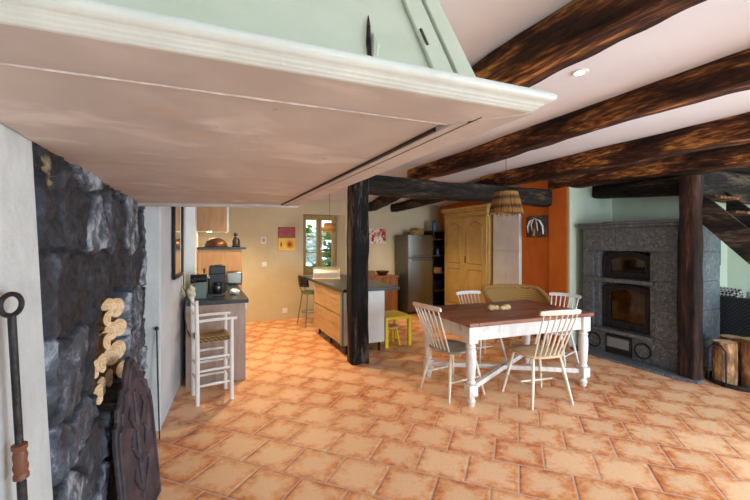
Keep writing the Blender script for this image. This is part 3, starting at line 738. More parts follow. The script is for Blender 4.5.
c1 = chair('chair_paint', 'seat_grey')
def place(c, x, y, rz, s, label):
    c.location = (x, y, 0); c.rotation_euler = (0, 0, R(rz)); c.scale = (s, s, s)
    tag(c, label, 'chair', 'spindle back chairs round the dining table')
cA, cB, cC, cD = c1, copy_tree(c1), copy_tree(c1), copy_tree(c1)
place(cA, 2.36, 3.24, -84, 1.0, 'cream spindle back chair with greyish seat facing the table end by the island')
place(cB, 3.03, 2.75, -10, 1.0, 'cream spindle back chair with bare wood seat, its back to the camera')
place(cC, 3.36, 3.93, 178, .93, 'white spindle back chair across the table, before the ochre wardrobe')
place(cD, 4.09, 3.42, 107, .93, 'white spindle back chair at the table end nearest the stove')
for c, mm, sm in ((cB, 'chair_paint', 'pine'), (cC, 'chair_white', 'chair_white'), (cD, 'chair_white', 'chair_white')):
    for ch in c.children:
        ch.data = ch.data.copy(); ch.data.materials[0] = M[sm if ch.name.startswith('seat') else mm]

# driftwood ornament on the table
def ornament():
    t = thing('wooden_ornament', 'pale carved wood ornament of rounded lumps lying on the tabletop', 'ornament', (2.99, 3.22, .8025), -14)
    rnd = random.Random(4)
    for x, y, r, h in ((-.10, 0, .045, .035), (-.035, .02, .04, .03), (.03, -.01, .035, .028), (.09, .015, .05, .034)):
        MB().ball((x, y, h*.9), r, 2, (1.1, .8, h/r)).build('carved_lump', 'cut_wood', t)
    MB().tube([(-.14, 0, .014), (-.03, .01, .012), (.06, 0, .012), (.14, .02, .014)], [.008, .011, .011, .007], 8).build('carved_stem', 'cut_wood', t)
ornament()

# ------------------------------------------------------------------ wicker tub chair
def wicker_chair():
    t = thing('wicker_armchair', 'honey coloured wicker tub armchair behind the dining table', 'armchair', (4.24, 4.20, 0), -12)
    def prof(a):   # a: angle, 90deg = back of the chair (local +y); arms open to -y
        q = min(1, max(0, (R(122)-abs(a-PI/2))/R(62))); return .63+.225*q*q*(3-2*q)
    def shell(u, v):
        a = R(-50)+R(280)*u; ca, sa = math.cos(a), math.sin(a)
        h = .16+(prof(a)-.16)*v; f = .80+.20*v+.05*v*v
        return Vector((.46*f*ca, .44*f*sa, h))
    MB().sheet(shell, 48, 10).build('tub_shell', 'wicker', t, solid=.03)
    MB().tube([shell(i/48, 1) for i in range(49)], .034, 10).build('rolled_rim', 'wicker', t)
    MB().lathe([(.02, .30), (.30, .30), (.33, .34), (.32, .40), (.2, .425), (.02, .43)], seg=28).build('seat', 'wicker', t)
    for x, y in ((-.24, -.2), (.24, -.2), (-.2, .22), (.2, .22)):
        MB().tube([(x, y, .30), (x*1.08, y*1.08, 0)], [.022, .018], 10).build('leg', 'wicker', t)
    MB().tube([(.27*math.cos(2*PI*i/24), .25*math.sin(2*PI*i/24), .17) for i in range(25)], .016, 8).build('base_ring', 'wicker', t)
wicker_chair()

# ------------------------------------------------------------------ pendants
def pendant(x, y, z0, z1, r0, r1, zc, label, m, power):
    t = thing('pendant_lamp', label, 'lamp', (x, y, zc))
    h0, h1 = z0-zc, z1-zc
    b = MB(); rnd = random.Random(2); n = 80
    for k in range(n):
        a = 2*PI*k/n; a2 = a+rnd.uniform(-.05, .05); q = h0+rnd.uniform(-.018, .014)
        b.tube([(r1*math.cos(a), r1*math.sin(a), h1), ((r0+.6*(r1-r0))*math.cos(a2)*1.01, (r0+.6*(r1-r0))*math.sin(a2)*1.01, h0+.6*(h1-h0)), (r0*math.cos(a2), r0*math.sin(a2), q)], [.006, .0085, .004], 5)
    b.lathe([(r1-.004, h1-.004), (r0-.006, h0+.01), (r0-.009, h0+.01), (r1-.008, h1-.004)], close=False)
    sh = b.build('lamp_shade', m, t)
    MB().lathe([(.0, h1-.002), (r1, h1-.002), (r1, h1+.006), (.0, h1+.006)], close=False).build('shade_cap', m, t)
    MB().tube([(0, 0, h1), (0, 0, -.02)], .003, 6).build('flex', 'black_plastic', t)
    MB().lathe([(.001, 0), (.04, 0), (.04, -.012), (.012, -.025), (.001, -.025)], close=False).build('ceiling_rose', 'black_plastic', t)
    MB().tube([(0, 0, h1-.01), (0, 0, h1-.07)], .02, 12).build('bulb_holder', 'black_plastic', t)
    MB().ball((0, 0, h1-.10), .03, 2).build('bulb', M['bulb'], t)
M['straw_shade'] = weave('straw_shade', C(150, 106, 54), C(216, 170, 104), 40, 3)
M['bulb'] = mat('opal_bulb', C(236, 230, 214), rough=.3, bump=0)
pendant(3.187, 3.328, 1.885, 2.135, .19, .125, 2.6, 'raffia fringed pendant lamp hanging above the dining table', 'rattan_shade', 0)
pendant(2.03, 6.4, 1.74, 1.90, .125, .085, 2.505, 'small woven pendant lamp hanging before the kitchen window', 'straw_shade', 0)

# ------------------------------------------------------------------ armoire and white cupboard
def armoire():
    t = thing('armoire', 'tall ochre painted wardrobe with carved cornice and two arched doors', 'wardrobe')
    x0, x1, y0, y1 = 4.915, 5.27, 5.58, 7.02
    MB().box(x0, x1, y0, y1, .08, 2.10).build('carcass', 'armoire', t, .006)
    MB().box(x0-.02, x1, y0-.02, y1+.02, 0, .12).build('plinth', 'armoire', t, .006)
    b = MB()
    for k, (q, z) in enumerate(((.0, 2.10), (.015, 2.13), (.01, 2.16), (.035, 2.20), (.06, 2.235), (.065, 2.26))):
        b.box(x0-q, x1, y0-q, y1+q, z, z+.036)
    co = b.build('cornice', 'armoire', t, .008)
    b = MB().box(x0-.018, x0+.002, 5.80, 6.80, 2.135, 2.175)
    for k in range(9):
        y = 6.30+(k-4)*.10; b.ball((x0-.012, y, 2.155+.012*math.cos(k*1.6)), .045-.004*abs(k-4), 2, (.35, 1, .55))
    b.build('carved_frieze', 'armoire', co)
    for ya, yb, hs in ((5.62, 6.295, 1), (6.305, 6.98, -1)):
        d = MB().box(x0-.022, x0+.002, ya, yb, .16, 2.07).build('door', 'armoire', t, .004)
        for z0, z1, rise in ((1.12, 1.98, .10), (.26, 1.02, .0)):
            p = arch(ya+.11, yb-.11, z0, z1, rise); q = arch(ya+.135, yb-.135, z0+.025, z1-.025, rise)
            b = MB(); n = len(p)
            A = [b.b.verts.new((x0-.022, *c)) for c in p]; B = [b.b.verts.new((x0-.036, c[0]*.5+e[0]*.5, c[1]*.5+e[1]*.5)) for c, e in zip(p, q)]; D = [b.b.verts.new((x0-.022, *c)) for c in q]
            for k in range(n):
                j = (k+1) % n; b.b.faces.new((A[k], A[j], B[j], B[k])); b.b.faces.new((B[k], B[j], D[j], D[k]))
            b.build('arched_moulding', M['armoire_dark'], d)
        if hs > 0: MB().box(x0-.028, x0-.022, yb-.05, yb-.025, 1.14, 1.28).ball((x0-.03, yb-.038, 1.22), .008, 1).build('key_plate', 'iron', d)
    MB().box(x0-.03, x0-.02, 6.288, 6.312, .16, 2.07).build('meeting_strip', 'armoire', t, .003)
    MB().ball((x0-.055, y0-.03, 2.18), .06, 2, (.6, .6, 1.3)).ball((x0-.05, y0-.03, 2.08), .04, 2, (.6, .6, 1.4)).build('carved_scroll', 'armoire', co)
M['armoire_dark'] = mat('ochre_paint_dark', [(.3, C(170, 134, 68)), (.7, C(192, 156, 88))], 5, rough=.5, bump=.15)  # darker ochre for the door mouldings
armoire()
def cupboard():
    t = thing('tall_cupboard', 'tall plain white cupboard between ochre wardrobe and orange wall', 'cupboard')
    MB().box(4.97, 5.27, 4.855, 5.50, 0, 2.19).build('carcass', 'white_paint', t, .003)
    for y0, y1 in ((4.858, 5.172), (5.182, 5.497)):
        for z0, z1 in ((.06, 1.40), (1.412, 2.185)):
            d = MB().box(4.948, 4.969, y0, y1, z0, z1).build('door', 'white_paint', t, .003)
cupboard()

# ------------------------------------------------------------------ kitchen: fridge, shelf, small cabinet
def fridge():
    t = thing('fridge', 'stainless steel fridge freezer with two doors in the kitchen corner', 'fridge', (4.0, 7.05, 0))
    MB().box(0, .64, .06, .62, .03, 1.73).build('body', 'dark_steel', t, .006)
    for z0, z1, nm in ((.06, 1.22, 'fridge_door'), (1.23, 1.73, 'freezer_door')):
        b = MB(); n = 10; pts = [(0.005, .058), (.635, .058)]
        for k in range(n+1): q = k/n; pts.append((.635-.63*q, .015-.022*math.sin(PI*q)))
        d = b.prism(pts, 'Z', z0, z1).build(nm, 'steel', t, .008)
        hz = (z1-.05 if nm == 'fridge_door' else z0+.03)
        MB().box(.10, .56, -.022, .012, hz, hz+.022).build('handle', 'dark_grey', d, .004)
    MB().box(.275, .305, -.0125, -.006, 1.635, 1.655).build('round_badge', 'chrome', t, .004)
    for x in (.06, .58): MB().tube([(x, .1, 0), (x, .1, .035)], .02, 10).build('foot', 'black_plastic', t)
M['dark_steel'] = mat('grey_steel_side', C(98, 96, 92), rough=.4, bump=0, metal=.6)
fridge()
def basket(x, y, z, r, h, label):
    t = thing('wicker_basket', label, 'basket', (x, y, z), 0, 'baskets on top of the fridge')
    MB().lathe([(r*.75, 0), (r, h), (r*.94, h), (r*.7, .012), (.001, .012)], seg=24, close=False).build('basket_bowl', 'wicker', t)
    MB().tube([(r*.97*math.cos(2*PI*k/24), r*.97*math.sin(2*PI*k/24), h) for k in range(25)], .009, 8).build('basket_rim', 'wicker', t)
basket(4.33, 7.30, 1.73, .13, .09, 'shallow woven basket at the middle of the fridge top')
basket(4.52, 7.42, 1.73, .10, .15, 'deeper woven basket beside the shelf end of the fridge top')

def shelf():
    t = thing('shelf_unit', 'narrow dark wooden shelf unit between fridge and wardrobe', 'shelves', (4.70, 7.15, 0))
    b = MB().box(0, .02, 0, .5, 0, 1.83).box(.48, .50, 0, .5, 0, 1.83).box(.02, .48, .48, .50, 0, 1.83)
    b.build('frame', 'timber_dark', t, .002)
    for z in (.05, .45, .85, 1.25, 1.62, 1.81): MB().box(.02, .48, 0, .48, z, z+.022).build('shelf_board', M['shelf_wood'], t, .002)
M['shelf_wood'] = wood('brown_shelf_wood', C(70, 38, 24), C(112, 64, 40), 'X')
shelf()
def canister(x, y, z, r, h, m, label, cat='jar', name='storage_jar'):
    t = thing(name, label, cat, (x, y, z), 0)
    MB().lathe([(r*.9, 0), (r, .01), (r, h*.78), (r*.85, h*.84), (.001, h*.84)], seg=20, close=False).build('jar_body', m, t)
    MB().lathe([(r*.9, h*.84), (r*.92, h*.9), (r*.3, h*.95), (r*.2, h), (.001, h)], seg=20, close=False).build('jar_lid', 'iron', t)
M['blue_enamel'] = mat('blue_enamel', C(64, 96, 128), rough=.3, bump=0)
M['ochre_box'] = mat('ochre_cardboard', C(176, 118, 54), rough=.7)
M['red_enamel'] = mat('red_enamel', C(128, 40, 28), rough=.4, bump=0)
canister(4.83, 7.30, 1.832, .055, .24, 'blue_enamel', 'blue lidded jar standing on top of the dark shelf unit')
canister(4.80, 7.30, 1.642, .04, .13, 'red_enamel', 'dark red lidded jar on the upper shelf beside fridge')
canister(4.89, 7.26, 1.272, .04, .16, 'blue_enamel', 'small blue lidded jar on the middle shelf beside the fridge')
def box_item(x0, x1, y0, y1, z0, h, m, label):
    t = thing('storage_box', label, 'box', ((x0+x1)/2, (y0+y1)/2, z0)); a, c = (x1-x0)/2, (y1-y0)/2
    MB().box(-a, a, -c, c, 0, h*.75).build('box_body', m, t, .003)
    MB().box(-a-.004, a+.004, -c-.004, c+.004, h*.75, h).build('box_lid', m, t, .003)
box_item(4.74, 4.97, 7.2, 7.45, 1.272-.40, .12, 'ochre_box', 'ochre box on the shelf at counter height beside fridge')
box_item(4.74, 4.97, 7.2, 7.45, .472, .22, 'black_plastic', 'black box on the lower shelf beside the fridge')

def sideboard():
    t = thing('kitchen_cabinet', 'low brown wooden cabinet against the back wall beside the fridge', 'cabinet', (3.05, 7.26, 0))
    MB().box(0, .82, .02, .44, .06, .80).build('carcass', M['brown_wood'], t, .004)
    MB().box(-.02, .84, -.01, .45, .80, .835).build('top', M['brown_wood'], t, .004)
    for k in range(2):
        x0, x1 = .03+k*.39, .40+k*.39
        d = MB().box(x0, x1, 0, .021, .62, .78).build('drawer', M['brown_wood'], t, .003)
        MB().ball(((x0+x1)/2, -.012, .70), .014).build('knob', 'iron', d)
        d = MB().box(x0, x1, 0, .021, .09, .60).build('door', M['brown_wood'], t, .003)
        MB().ball((x1-.05 if k == 0 else x0+.05, -.012, .38), .014).build('knob', 'iron', d)
    MB().box(0, .82, .05, .42, 0, .06).build('plinth', M['brown_wood'], t)
M['brown_wood'] = wood('brown_pine', C(128, 80, 40), C(166, 112, 62), 'Z')
sideboard()
def bowl(x, y, z, r, h, m, label):
    o = MB().lathe([(r*.35, 0), (r*.7, h*.3), (r, h), (r*.95, h), (r*.65, h*.35), (.001, h*.12)], seg=28, close=False).build('bowl', m)
    o.location = (x, y, z); return tag(o, label, 'bowl')
bowl(3.58, 7.45, .835, .15, .10, 'copper', 'dark copper bowl standing on the low brown cabinet')
box_item(3.16, 3.36, 7.38, 7.55, .835, .11, 'brown_wood', 'small brown wooden box on the low cabinet beside the bowl')

# ------------------------------------------------------------------ kitchen island and stools
def island():
    t = thing('kitchen_island', 'kitchen island with pale wood drawers and dark slate top', 'island')
    x0, x1, y0, y1 = 1.745, 2.37, 4.87, 6.32
    MB().box(x0, x1, y0+.02, y1, .13, .878).build('carcass', M['shadow_gap'], t)
    MB().box(1.70, 2.56, 4.76, 7.02, .88, .925).build('worktop', 'slate_top', t, .004)
    MB().box(x0-.022, x1, y0-.0, y0+.019, .13, .878).build('end_panel', 'white_paint', t, .002)
    MB().box(x0-.030, x0, y0-.004, y0+.062, .13, .878).build('corner_strip', 'teal_panel', t, .002)
    ys = (4.935, 5.63, 6.315)
    for k in range(2):
        for z0, z1 in ((.135, .53), (.536, .872)):
            d = MB().box(x0-.021, x0-.001, ys[k]+.005, ys[k+1]-.005, z0+.004, z1-.004).build('drawer', 'drawer_wood', t, .002)
            zz = z1-.06; a, c = ys[k]+.14, ys[k+1]-.14
            MB().tube([(x0-.05, a, zz), (x0-.05, c, zz)], .006, 8).tube([(x0-.021, a+.03, zz), (x0-.05, a+.03, zz)], .004, 6).tube([(x0-.021, c-.03, zz), (x0-.05, c-.03, zz)], .004, 6).build('handle', 'chrome', d)
    for x in (x0+.06, x1-.06):
        for y in (y0+.06, 5.6, y1-.08): MB().tube([(x, y, 0), (x, y, .13)], .02, 10).build('foot', 'black_plastic', t)
    MB().tube([(2.13, 6.95, 0), (2.13, 6.95, .88)], .03, 14).build('support_leg', 'steel', t)
M['shadow_gap'] = mat('dark_carcass', C(60, 52, 46), rough=.7, bump=0)
island()
def bread_bin():
    t = thing('bread_bin', 'steel roll-top bread bin on a wood board at the island far end', 'bread bin', (1.96, 6.34, .925), -20)
    MB().box(-.24, .24, -.15, .15, 0, .025).build('board', 'pine', t, .004)
    pts = [(-.13, .025), (.13, .025)]+[(.13*math.cos(a), .055+.15*math.sin(a)) for a in [PI*k/14 for k in range(15)]]
    MB().prism(pts, 'X', -.215, .215).build('lid', M['satin_steel'], t, .006)
    for x in (-.221, .221): MB().prism(pts, 'X', x-.006, x+.006).build('end_cap', 'pine', t, .003)
M['satin_steel'] = mat('satin_steel', C(206, 200, 188), rough=.3, bump=0, metal=.85)
bread_bin()

def bar_stool():
    t = thing('bar_stool', 'steel bar stool with green seat and dark backrest at the island', 'stool', (1.83, 6.94, 0), -80)
    MB().lathe([(.02, .60), (.16, .60), (.18, .62), (.175, .645), (.12, .655), (.02, .655)], seg=24).build('seat', M['green_seat'], t)
    for sx in (-1, 1):
        for sy in (-1, 1): MB().tube([(sx*.12, sy*.12, .60), (sx*.19, sy*.19, 0)], .011, 8).build('leg', 'steel', t)
    MB().tube([(.165*math.cos(2*PI*k/20), .165*math.sin(2*PI*k/20), .26) for k in range(21)], .008, 8).build('foot_ring', 'steel', t)
    MB().sheet(lambda u, v: Vector((.19*math.sin((u-.5)*2.2), -.19*math.cos((u-.5)*2.2)-.02-.03*v, .74+.20*v)), 12, 5).build('backrest', 'black_plastic', t, solid=.02)
    for sx in (-1, 1): MB().tube([(sx*.10, -.13, .62), (sx*.11, -.19, .78)], .009, 8).build('back_post', 'steel', t)
M['green_seat'] = mat('green_seat_paint', C(92, 124, 62), rough=.5)
bar_stool()
def yellow_table():
    t = thing('child_table', 'small bright yellow square child table beside the island', 'table', (2.64, 5.19, 0))
    MB().box(-.22, .22, -.25, .25, .41, .455).build('tabletop', 'yellow', t, .004)
    for sx in (-1, 1):
        for sy in (-1, 1): MB().box(sx*.195-.025, sx*.195+.025, sy*.225-.025, sy*.225+.025, 0, .41).build('leg', 'yellow', t, .003)
yellow_table()
def yellow_stool():
    t = thing('child_stool', 'small yellow stool with wooden top under the yellow table', 'stool', (2.60, 5.15, 0))
    MB().lathe([(.01, .25), (.12, .25), (.13, .26), (.13, .275), (.12, .285), (.01, .285)], seg=20).build('seat', 'pine', t)
    for sx in (-1, 1):
        for sy in (-1, 1): MB().tube([(sx*.07, sy*.07, .255), (sx*.11, sy*.11, 0)], .018, 10).build('leg', 'yellow', t)
yellow_stool()

# ------------------------------------------------------------------ coffee counter
def counter():
    t = thing('coffee_counter', 'coffee counter with grey washed wood end panel and slate top', 'counter')
    MB().prism([(-.18, 4.52), (.41, 4.52), (.41, 6.2), (-.085, 6.2), (-.085, 4.985), (-.18, 4.985)], 'Z', .0, .872).build('carcass', 'white_paint', t)
    MB().box(-.18, .43, 4.50, 4.519, 0, .872).build('end_panel', 'greyoak', t, .002)
    MB().prism([(-.19, 4.46), (.46, 4.46), (.46, 6.2), (-.085, 6.2), (-.085, 4.985), (-.19, 4.985)], 'Z', .874, .92).build('worktop', 'slate_top', t, .003)
    MB().box(.425, .445, 4.52, 4.60, .80, .872).build('end_cap', 'white_plastic', t)
counter()
def bar_unit():
    t = thing('bar_unit', 'tall kitchen bar unit with oak front panel and dark ledge', 'cabinet')
    MB().box(-.09, .54, 6.225, 6.8, 0, 1.45).build('carcass', 'white_paint', t)
    MB().box(-.09, .54, 6.205, 6.224, .0, 1.45).build('front_panel', 'beech', t, .002)
    MB().box(-.095, .60, 6.17, 6.82, 1.452, 1.487).build('ledge', 'slate_top', t, .003)
bar_unit()
def wall_cabinet():
    t = thing('wall_cabinet', 'wall hung kitchen cabinet with wood side panel and white door', 'cabinet')
    MB().box(-.098, .335, 6.63, 7.3, 1.74, 2.36).build('carcass', 'white_paint', t)
    MB().box(-.098, .335, 6.61, 6.629, 1.74, 2.36).build('side_panel', 'beech', t, .002)
    MB().box(.337, .372, 6.606, 7.3, 1.725, 2.36).build('door', 'white_paint', t, .002)
    for y in (6.72, 6.9, 7.08):
        MB().lathe([(.001, -.004), (.035, -.004), (.035, 0), (.001, 0)], (.08, y, 1.738), close=False, seg=16).build('halogen_lamp', 'halogen', t, label='glowing halogen lamp under the cabinet')
wall_cabinet()
area('under_cabinet_glow', (.10, 6.9, 1.72), (0, 0, 0), .2, .5, 7, (1, .78, .45))

def dome():
    t = thing('copper_platter_dome', 'dark copper dome lid standing on the oak bar ledge', 'dome lid', (.17, 6.42, 1.487))
    MB().lathe([(.175, 0), (.178, .012)]+[(.17*math.cos(a), .015+.13*math.sin(a)) for a in [PI/2*k/10 for k in range(11)]], seg=32).build('dome', 'copper', t)
    MB().lathe([(.182, .002), (.19, .008), (.182, .014)], seg=32, close=False).build('rim', 'copper', t)
dome()
def figurine():
    t = thing('dark_ornament', 'small dark sculpted ornament at the bar ledge end beside the copper dome', 'ornament', (.465, 6.40, 1.487))
    MB().lathe([(.065, 0), (.07, .015), (.05, .03), (.001, .03)], seg=20, close=False).build('base', 'bronze', t)
    MB().tube([(-.02, 0, .025), (-.025, 0, .10), (-.005, 0, .16)], [.035, .032, .022], 12).build('torso', 'bronze', t)
    MB().ball((-.005, 0, .20), .034, 2).build('head', 'bronze', t)
    MB().tube([(.04, 0, .025), (.045, 0, .09), (.03, 0, .14)], [.022, .018, .016], 10).build('side_piece', 'bronze', t)
figurine()
def coffee_machine():
    t = thing('coffee_maker', 'tall black filter coffee maker on the counter', 'coffee maker', (.145, 4.92, .92))
    MB().prism([(-.09, 0), (.09, 0), (.09, .34), (.05, .365), (-.07, .365), (-.09, .35)], 'Y', -.02, .12).build('tower', 'black_plastic', t, .008)
    MB().box(-.09, .09, -.12, -.02, 0, .025).build('hot_plate', 'dark_grey', t, .004)
    MB().box(-.085, .085, -.11, -.02, .26, .36).build('brew_head', 'black_plastic', t, .01)
    j = MB().lathe([(.05, .026), (.06, .06), (.058, .13), (.045, .165), (.001, .165)], (0, -.065, 0), seg=20, close=False).build('glass_jug', M['dark_glass'], t)
    MB().tube([(.05, -.07, .15), (.105, -.07, .14), (.105, -.07, .07), (.055, -.07, .06)], .008, 8).build('jug_handle', 'black_plastic', j)
M['dark_glass'] = mat('dark_glass', C(34, 30, 28), rough=.08, bump=0)
coffee_machine()
def pod_machine():
    t = thing('pod_coffee_machine', 'grey green pod coffee machine with black rounded head', 'coffee machine', (-.04, 4.72, .92))
    MB().prism([(-.065, 0), (.065, 0), (.065, .19), (-.065, .19)], 'Y', -.10, .18).build('body', M['greygreen'], t, .012)
    MB().tube([(-.10, -.02, .225), (.07, -.02, .225)], [.052, .052], 16).tube([(-.06, -.13, .215), (-.06, -.02, .225)], [.022, .03], 12).build('brew_head', 'black_plastic', t)
    MB().box(.066, .135, -.09, .02, .0, .05).build('drip_tray', 'black_plastic', t, .004)
    MB().tube([(.07, -.02, .235), (.10, -.02, .235)], .022, 12).build('pump_knob', 'chrome', t)
M['greygreen'] = mat('grey_green_plastic', C(96, 112, 106), rough=.4, bump=0)
pod_machine()
def steel_tin():
    t = thing('toaster', 'small brushed steel toaster standing before the oak panel', 'toaster', (.415, 6.06, .92), 0)
    MB().box(-.11, .11, -.09, .09, .015, .20).build('body', 'steel', t, .02)
    MB().box(-.085, .085, -.03, -.01, .196, .202).box(-.085, .085, .01, .03, .196, .202).build('bread_slots', 'black_plastic', t)
    MB().box(-.10, .10, -.08, .08, 0, .016).build('base', 'black_plastic', t)
    MB().box(-.135, -.11, -.02, .02, .12, .14).build('lever', 'black_plastic', t, .003)
steel_tin()
def crumple(name, label, cat, x, y, z, r, m, sc):
    b = MB().ball((0, 0, 0), r, 4, sc)
    zmin = 0
    for v in b.b.verts:
        k = 1+.35*noise.noise(v.co*28)+.12*noise.noise(v.co*80); v.co *= k
    zmin = min(v.co.z for v in b.b.verts)
    for v in b.b.verts: v.co.z -= zmin
    o = b.build(name, m); o.location = (x, y, z); return tag(o, label, cat)
crumple('paper_bag', 'crumpled white paper on the slate counter beside the coffee jug', 'paper', .34, 4.9, .92, .06, 'white_paint', (1.1, .9, .55))
crumple('cloth_bag', 'small rumpled cream bag at the wall end of the coffee counter', 'bag', -.135, 4.585, .92, .062, 'cloth', (.7, .8, 1.25)) if 'cloth' in M else None
M['cloth'] = mat('cream_cloth', C(206, 196, 172), rough=.9, bump=.4)
crumple('cloth_bag', 'small rumpled cream bag at the wall end of the coffee counter', 'bag', -.125, 4.57, .92, .056, 'cloth', (.75, .8, 1.35))
def kettle_bottle(x, y, label):
    o = MB().lathe([(.028, 0), (.03, .01), (.03, .2), (.012, .25), (.012, .31), (.015, .315), (.001, .32)], seg=16, close=False).build('steel_bottle', 'steel'); o.location = (x, y, .92); tag(o, label, 'bottle', 'steel bottles behind the pod machine')
kettle_bottle(.0, 5.10, 'slim steel bottle behind the pod machine, next to the wall')
kettle_bottle(.062, 5.16, 'slim steel bottle between the two coffee machines, set further back')
# cables hanging from the wall beside the counter
o = MB().tube([(-.212, 4.56, 1.08), (-.175, 4.47, 1.02), (-.165, 4.44, .93), (-.19, 4.43, .80), (-.165, 4.46, .62), (-.12, 4.485, .52), (-.10, 4.49, .44)], .005, 6).build('power_cable', 'black_plastic')
tag(o, 'black power cable looping down beside the coffee counter', 'cable')
M['grey_screen'] = mat('grey_screen', C(150, 156, 150), rough=.3, bump=0)
def plate(name, x, y, z, n, label, m, w_=.085, h_=.085, cat='socket'):
    """wall plate; n = wall normal axis"""
    t = thing(name, label, cat, (x, y, z))
    if n == 'Y': MB().box(-w_/2, w_/2, -.012, 0, -h_/2, h_/2).build('cover_plate', m, t, .003); MB().box(-w_*.3, w_*.3, -.016, -.012, -h_*.3, h_*.3).build('face_insert', 'white_plastic' if cat != 'thermostat' else M['grey_screen'], t, .002)
    else: MB().box(0, .012, -w_/2, w_/2, -h_/2, h_/2).build('cover_plate', m, t, .003); MB().box(.012, .022, -w_*.3, w_*.3, -h_*.3, h_*.3).build('face_insert', 'black_plastic', t, .002)
plate('thermostat', 1.077, 7.72, 1.605, 'Y', 'white wall thermostat with grey screen above the light switch', 'white_plastic', .095, .13, 'thermostat')
plate('light_switch', 1.09, 7.72, 1.125, 'Y', 'square white light switch below the thermostat', 'white_plastic', .09, .09, 'switch')
plate('power_socket', 1.50, 7.72, .17, 'Y', 'white power socket low on the kitchen back wall', 'white_plastic', .10, .10)
plate('power_socket', -.226, 4.66, 1.13, 'X', 'wall socket beside the coffee counter with black plugs', 'white_plastic', .08, .2)

# ------------------------------------------------------------------ rustic high chair by the counter
def high_stool():
    t = thing('high_stool', 'white ladder sided high chair with woven brown seat by the counter', 'high chair', (.075, 4.12, 0), 8)
    w_, d_ = .155, .155
    P = {(-1, -1): 1.0, (-1, 1): 1.0, (1, -1): .80, (1, 1): .80}
    for (sx, sy), h in P.items():
        MB().tube([(sx*w_, sy*d_, 0), (sx*w_, sy*d_, h*.5), (sx*w_*(1.06 if sx < 0 else 1), sy*d_, h)], [.020, .021, .017], 12).build('post', 'chair_white', t)
    for sy in (-1, 1):
        for z in (.18, .32, .44): MB().tube([(-w_, sy*d_, z), (0, sy*d_, z+.004), (w_, sy*d_, z)], [.010, .013, .010], 8).build('rung', 'chair_white', t)
        MB().tube([(-w_-.005, sy*d_, .80), (0, sy*d_, .805), (w_+.05, sy*d_, .80)], [.013, .015, .014], 10).build('armrest', 'chair_white', t)
    for sx in (-1, 1):
        for z in (.22, .36): MB().tube([(sx*w_, -d_, z), (sx*w_, d_, z)], .011, 8).build('rung', 'chair_white', t)
    for z in (.86, .95): MB().tube([(-w_-.006, -d_, z), (-w_-.02, 0, z), (-w_-.006, d_, z)], .012, 8).build('back_slat', 'chair_white', t)
    def seat(u, v): return Vector((-w_+2*w_*u, -d_+2*d_*v, .615-.012*math.sin(PI*u)*math.sin(PI*v)))
    MB().sheet(seat, 10, 10).build('woven_seat', 'rush', t, solid=.045)
high_stool()

# ------------------------------------------------------------------ mirror, pictures
def wall_mirror():
    a = Vector((-.283, 4.03)); c = Vector((-.234, 4.60)); d = (c-a); ang = math.degrees(math.atan2(d.y, d.x))-90
    t = thing('wall_mirror', 'tall narrow black framed mirror on the grey chimney wall', 'mirror', (a.x+.008, a.y, 1.2), ang)
    L_ = d.length; H_ = .78; f = .035
    MB().box(0, .025, 0, f, 0, H_).box(0, .025, L_-f, L_, 0, H_).box(0, .025, f, L_-f, 0, f).box(0, .025, f, L_-f, H_-f, H_).build('frame', 'black_plastic', t, .003)
    MB().box(.006, .012, f, L_-f, f, H_-f).build('mirror_glass', M['mirror'], t)
M['mirror'] = mat('mirror_silver', C(225, 225, 222), rough=.02, bump=0, metal=1)
wall_mirror()
def blotch(name, stops, scale, seed, dist=1.5):
    m = mat(name, stops, scale, rough=.5, bump=.05, dist=dist, detail=3)
    return m
def canvas_back(x0, x1, z0, z1, m, label, cat='picture', name='wall_picture', extra=None):
    t = thing(name, label, cat, (x0, 7.72, z0))
    MB().box(0, x1-x0, -.03, -.001, 0, z1-z0).build('canvas', m, t, .002)
    if extra: extra(t, x1-x0, z1-z0)
M['red_abstract'] = blotch('red_abstract_paint', [(.3, C(60, 14, 12)), (.45, C(150, 30, 18)), (.55, C(176, 66, 30)), (.65, C(96, 60, 50)), (.75, C(214, 190, 160))], 14, 1)
M['yellow_paint'] = blotch('yellow_canvas_paint', [(.35, C(232, 180, 30)), (.65, C(246, 206, 60))], 8, 2)
M['flower_orange'] = mat('orange_petals', [(.3, C(226, 130, 16)), (.7, C(244, 168, 40))], 20)
M['flower_core'] = mat('brown_flower_heart', C(150, 70, 14))
canvas_back(1.361, 1.705, 1.655, 1.874, 'red_abstract', 'small dark red abstract picture above the sunflower picture')
def sunflower(t, w_, h_):
    b = MB()
    for k in range(18):
        a = 2*PI*k/18; c = Vector((w_*.66, -.033, h_*.5)); d = Vector((math.cos(a), 0, math.sin(a)))
        b.tube([c+d*.03, c+d*.065, c+d*.095], [.008, .017, .003], 6, .35)
    b.build('petals', 'flower_orange', t)
    MB().lathe([(.001, 0), (.04, 0), (.042, .004), (.02, .008), (.001, .008)], (w_*.66, -.032, h_*.5), (0, -1, 0), 20, False).build('flower_heart', 'flower_core', t)
    b = MB()
    for k in range(6):
        a = PI*.2+k*.9; b.tube([(w_*.16, -.031, h_*.5), (w_*.16+.04*math.cos(a), -.032, h_*.5+.055*math.sin(a))], [.012, .004], 6, .3)
    b.build('leaves', M['flower_leaf'], t)
M['flower_leaf'] = mat('dark_red_leaf', C(112, 40, 14))
canvas_back(1.361, 1.705, 1.40, 1.648, 'yellow_paint', 'small yellow sunflower picture under the red abstract picture', extra=sunflower)
M['beach_paint'] = blotch('red_white_print', [(.3, C(120, 20, 16)), (.42, C(190, 44, 32)), (.5, C(226, 210, 190)), (.62, C(238, 228, 214)), (.7, C(60, 50, 44))], 6, 3)
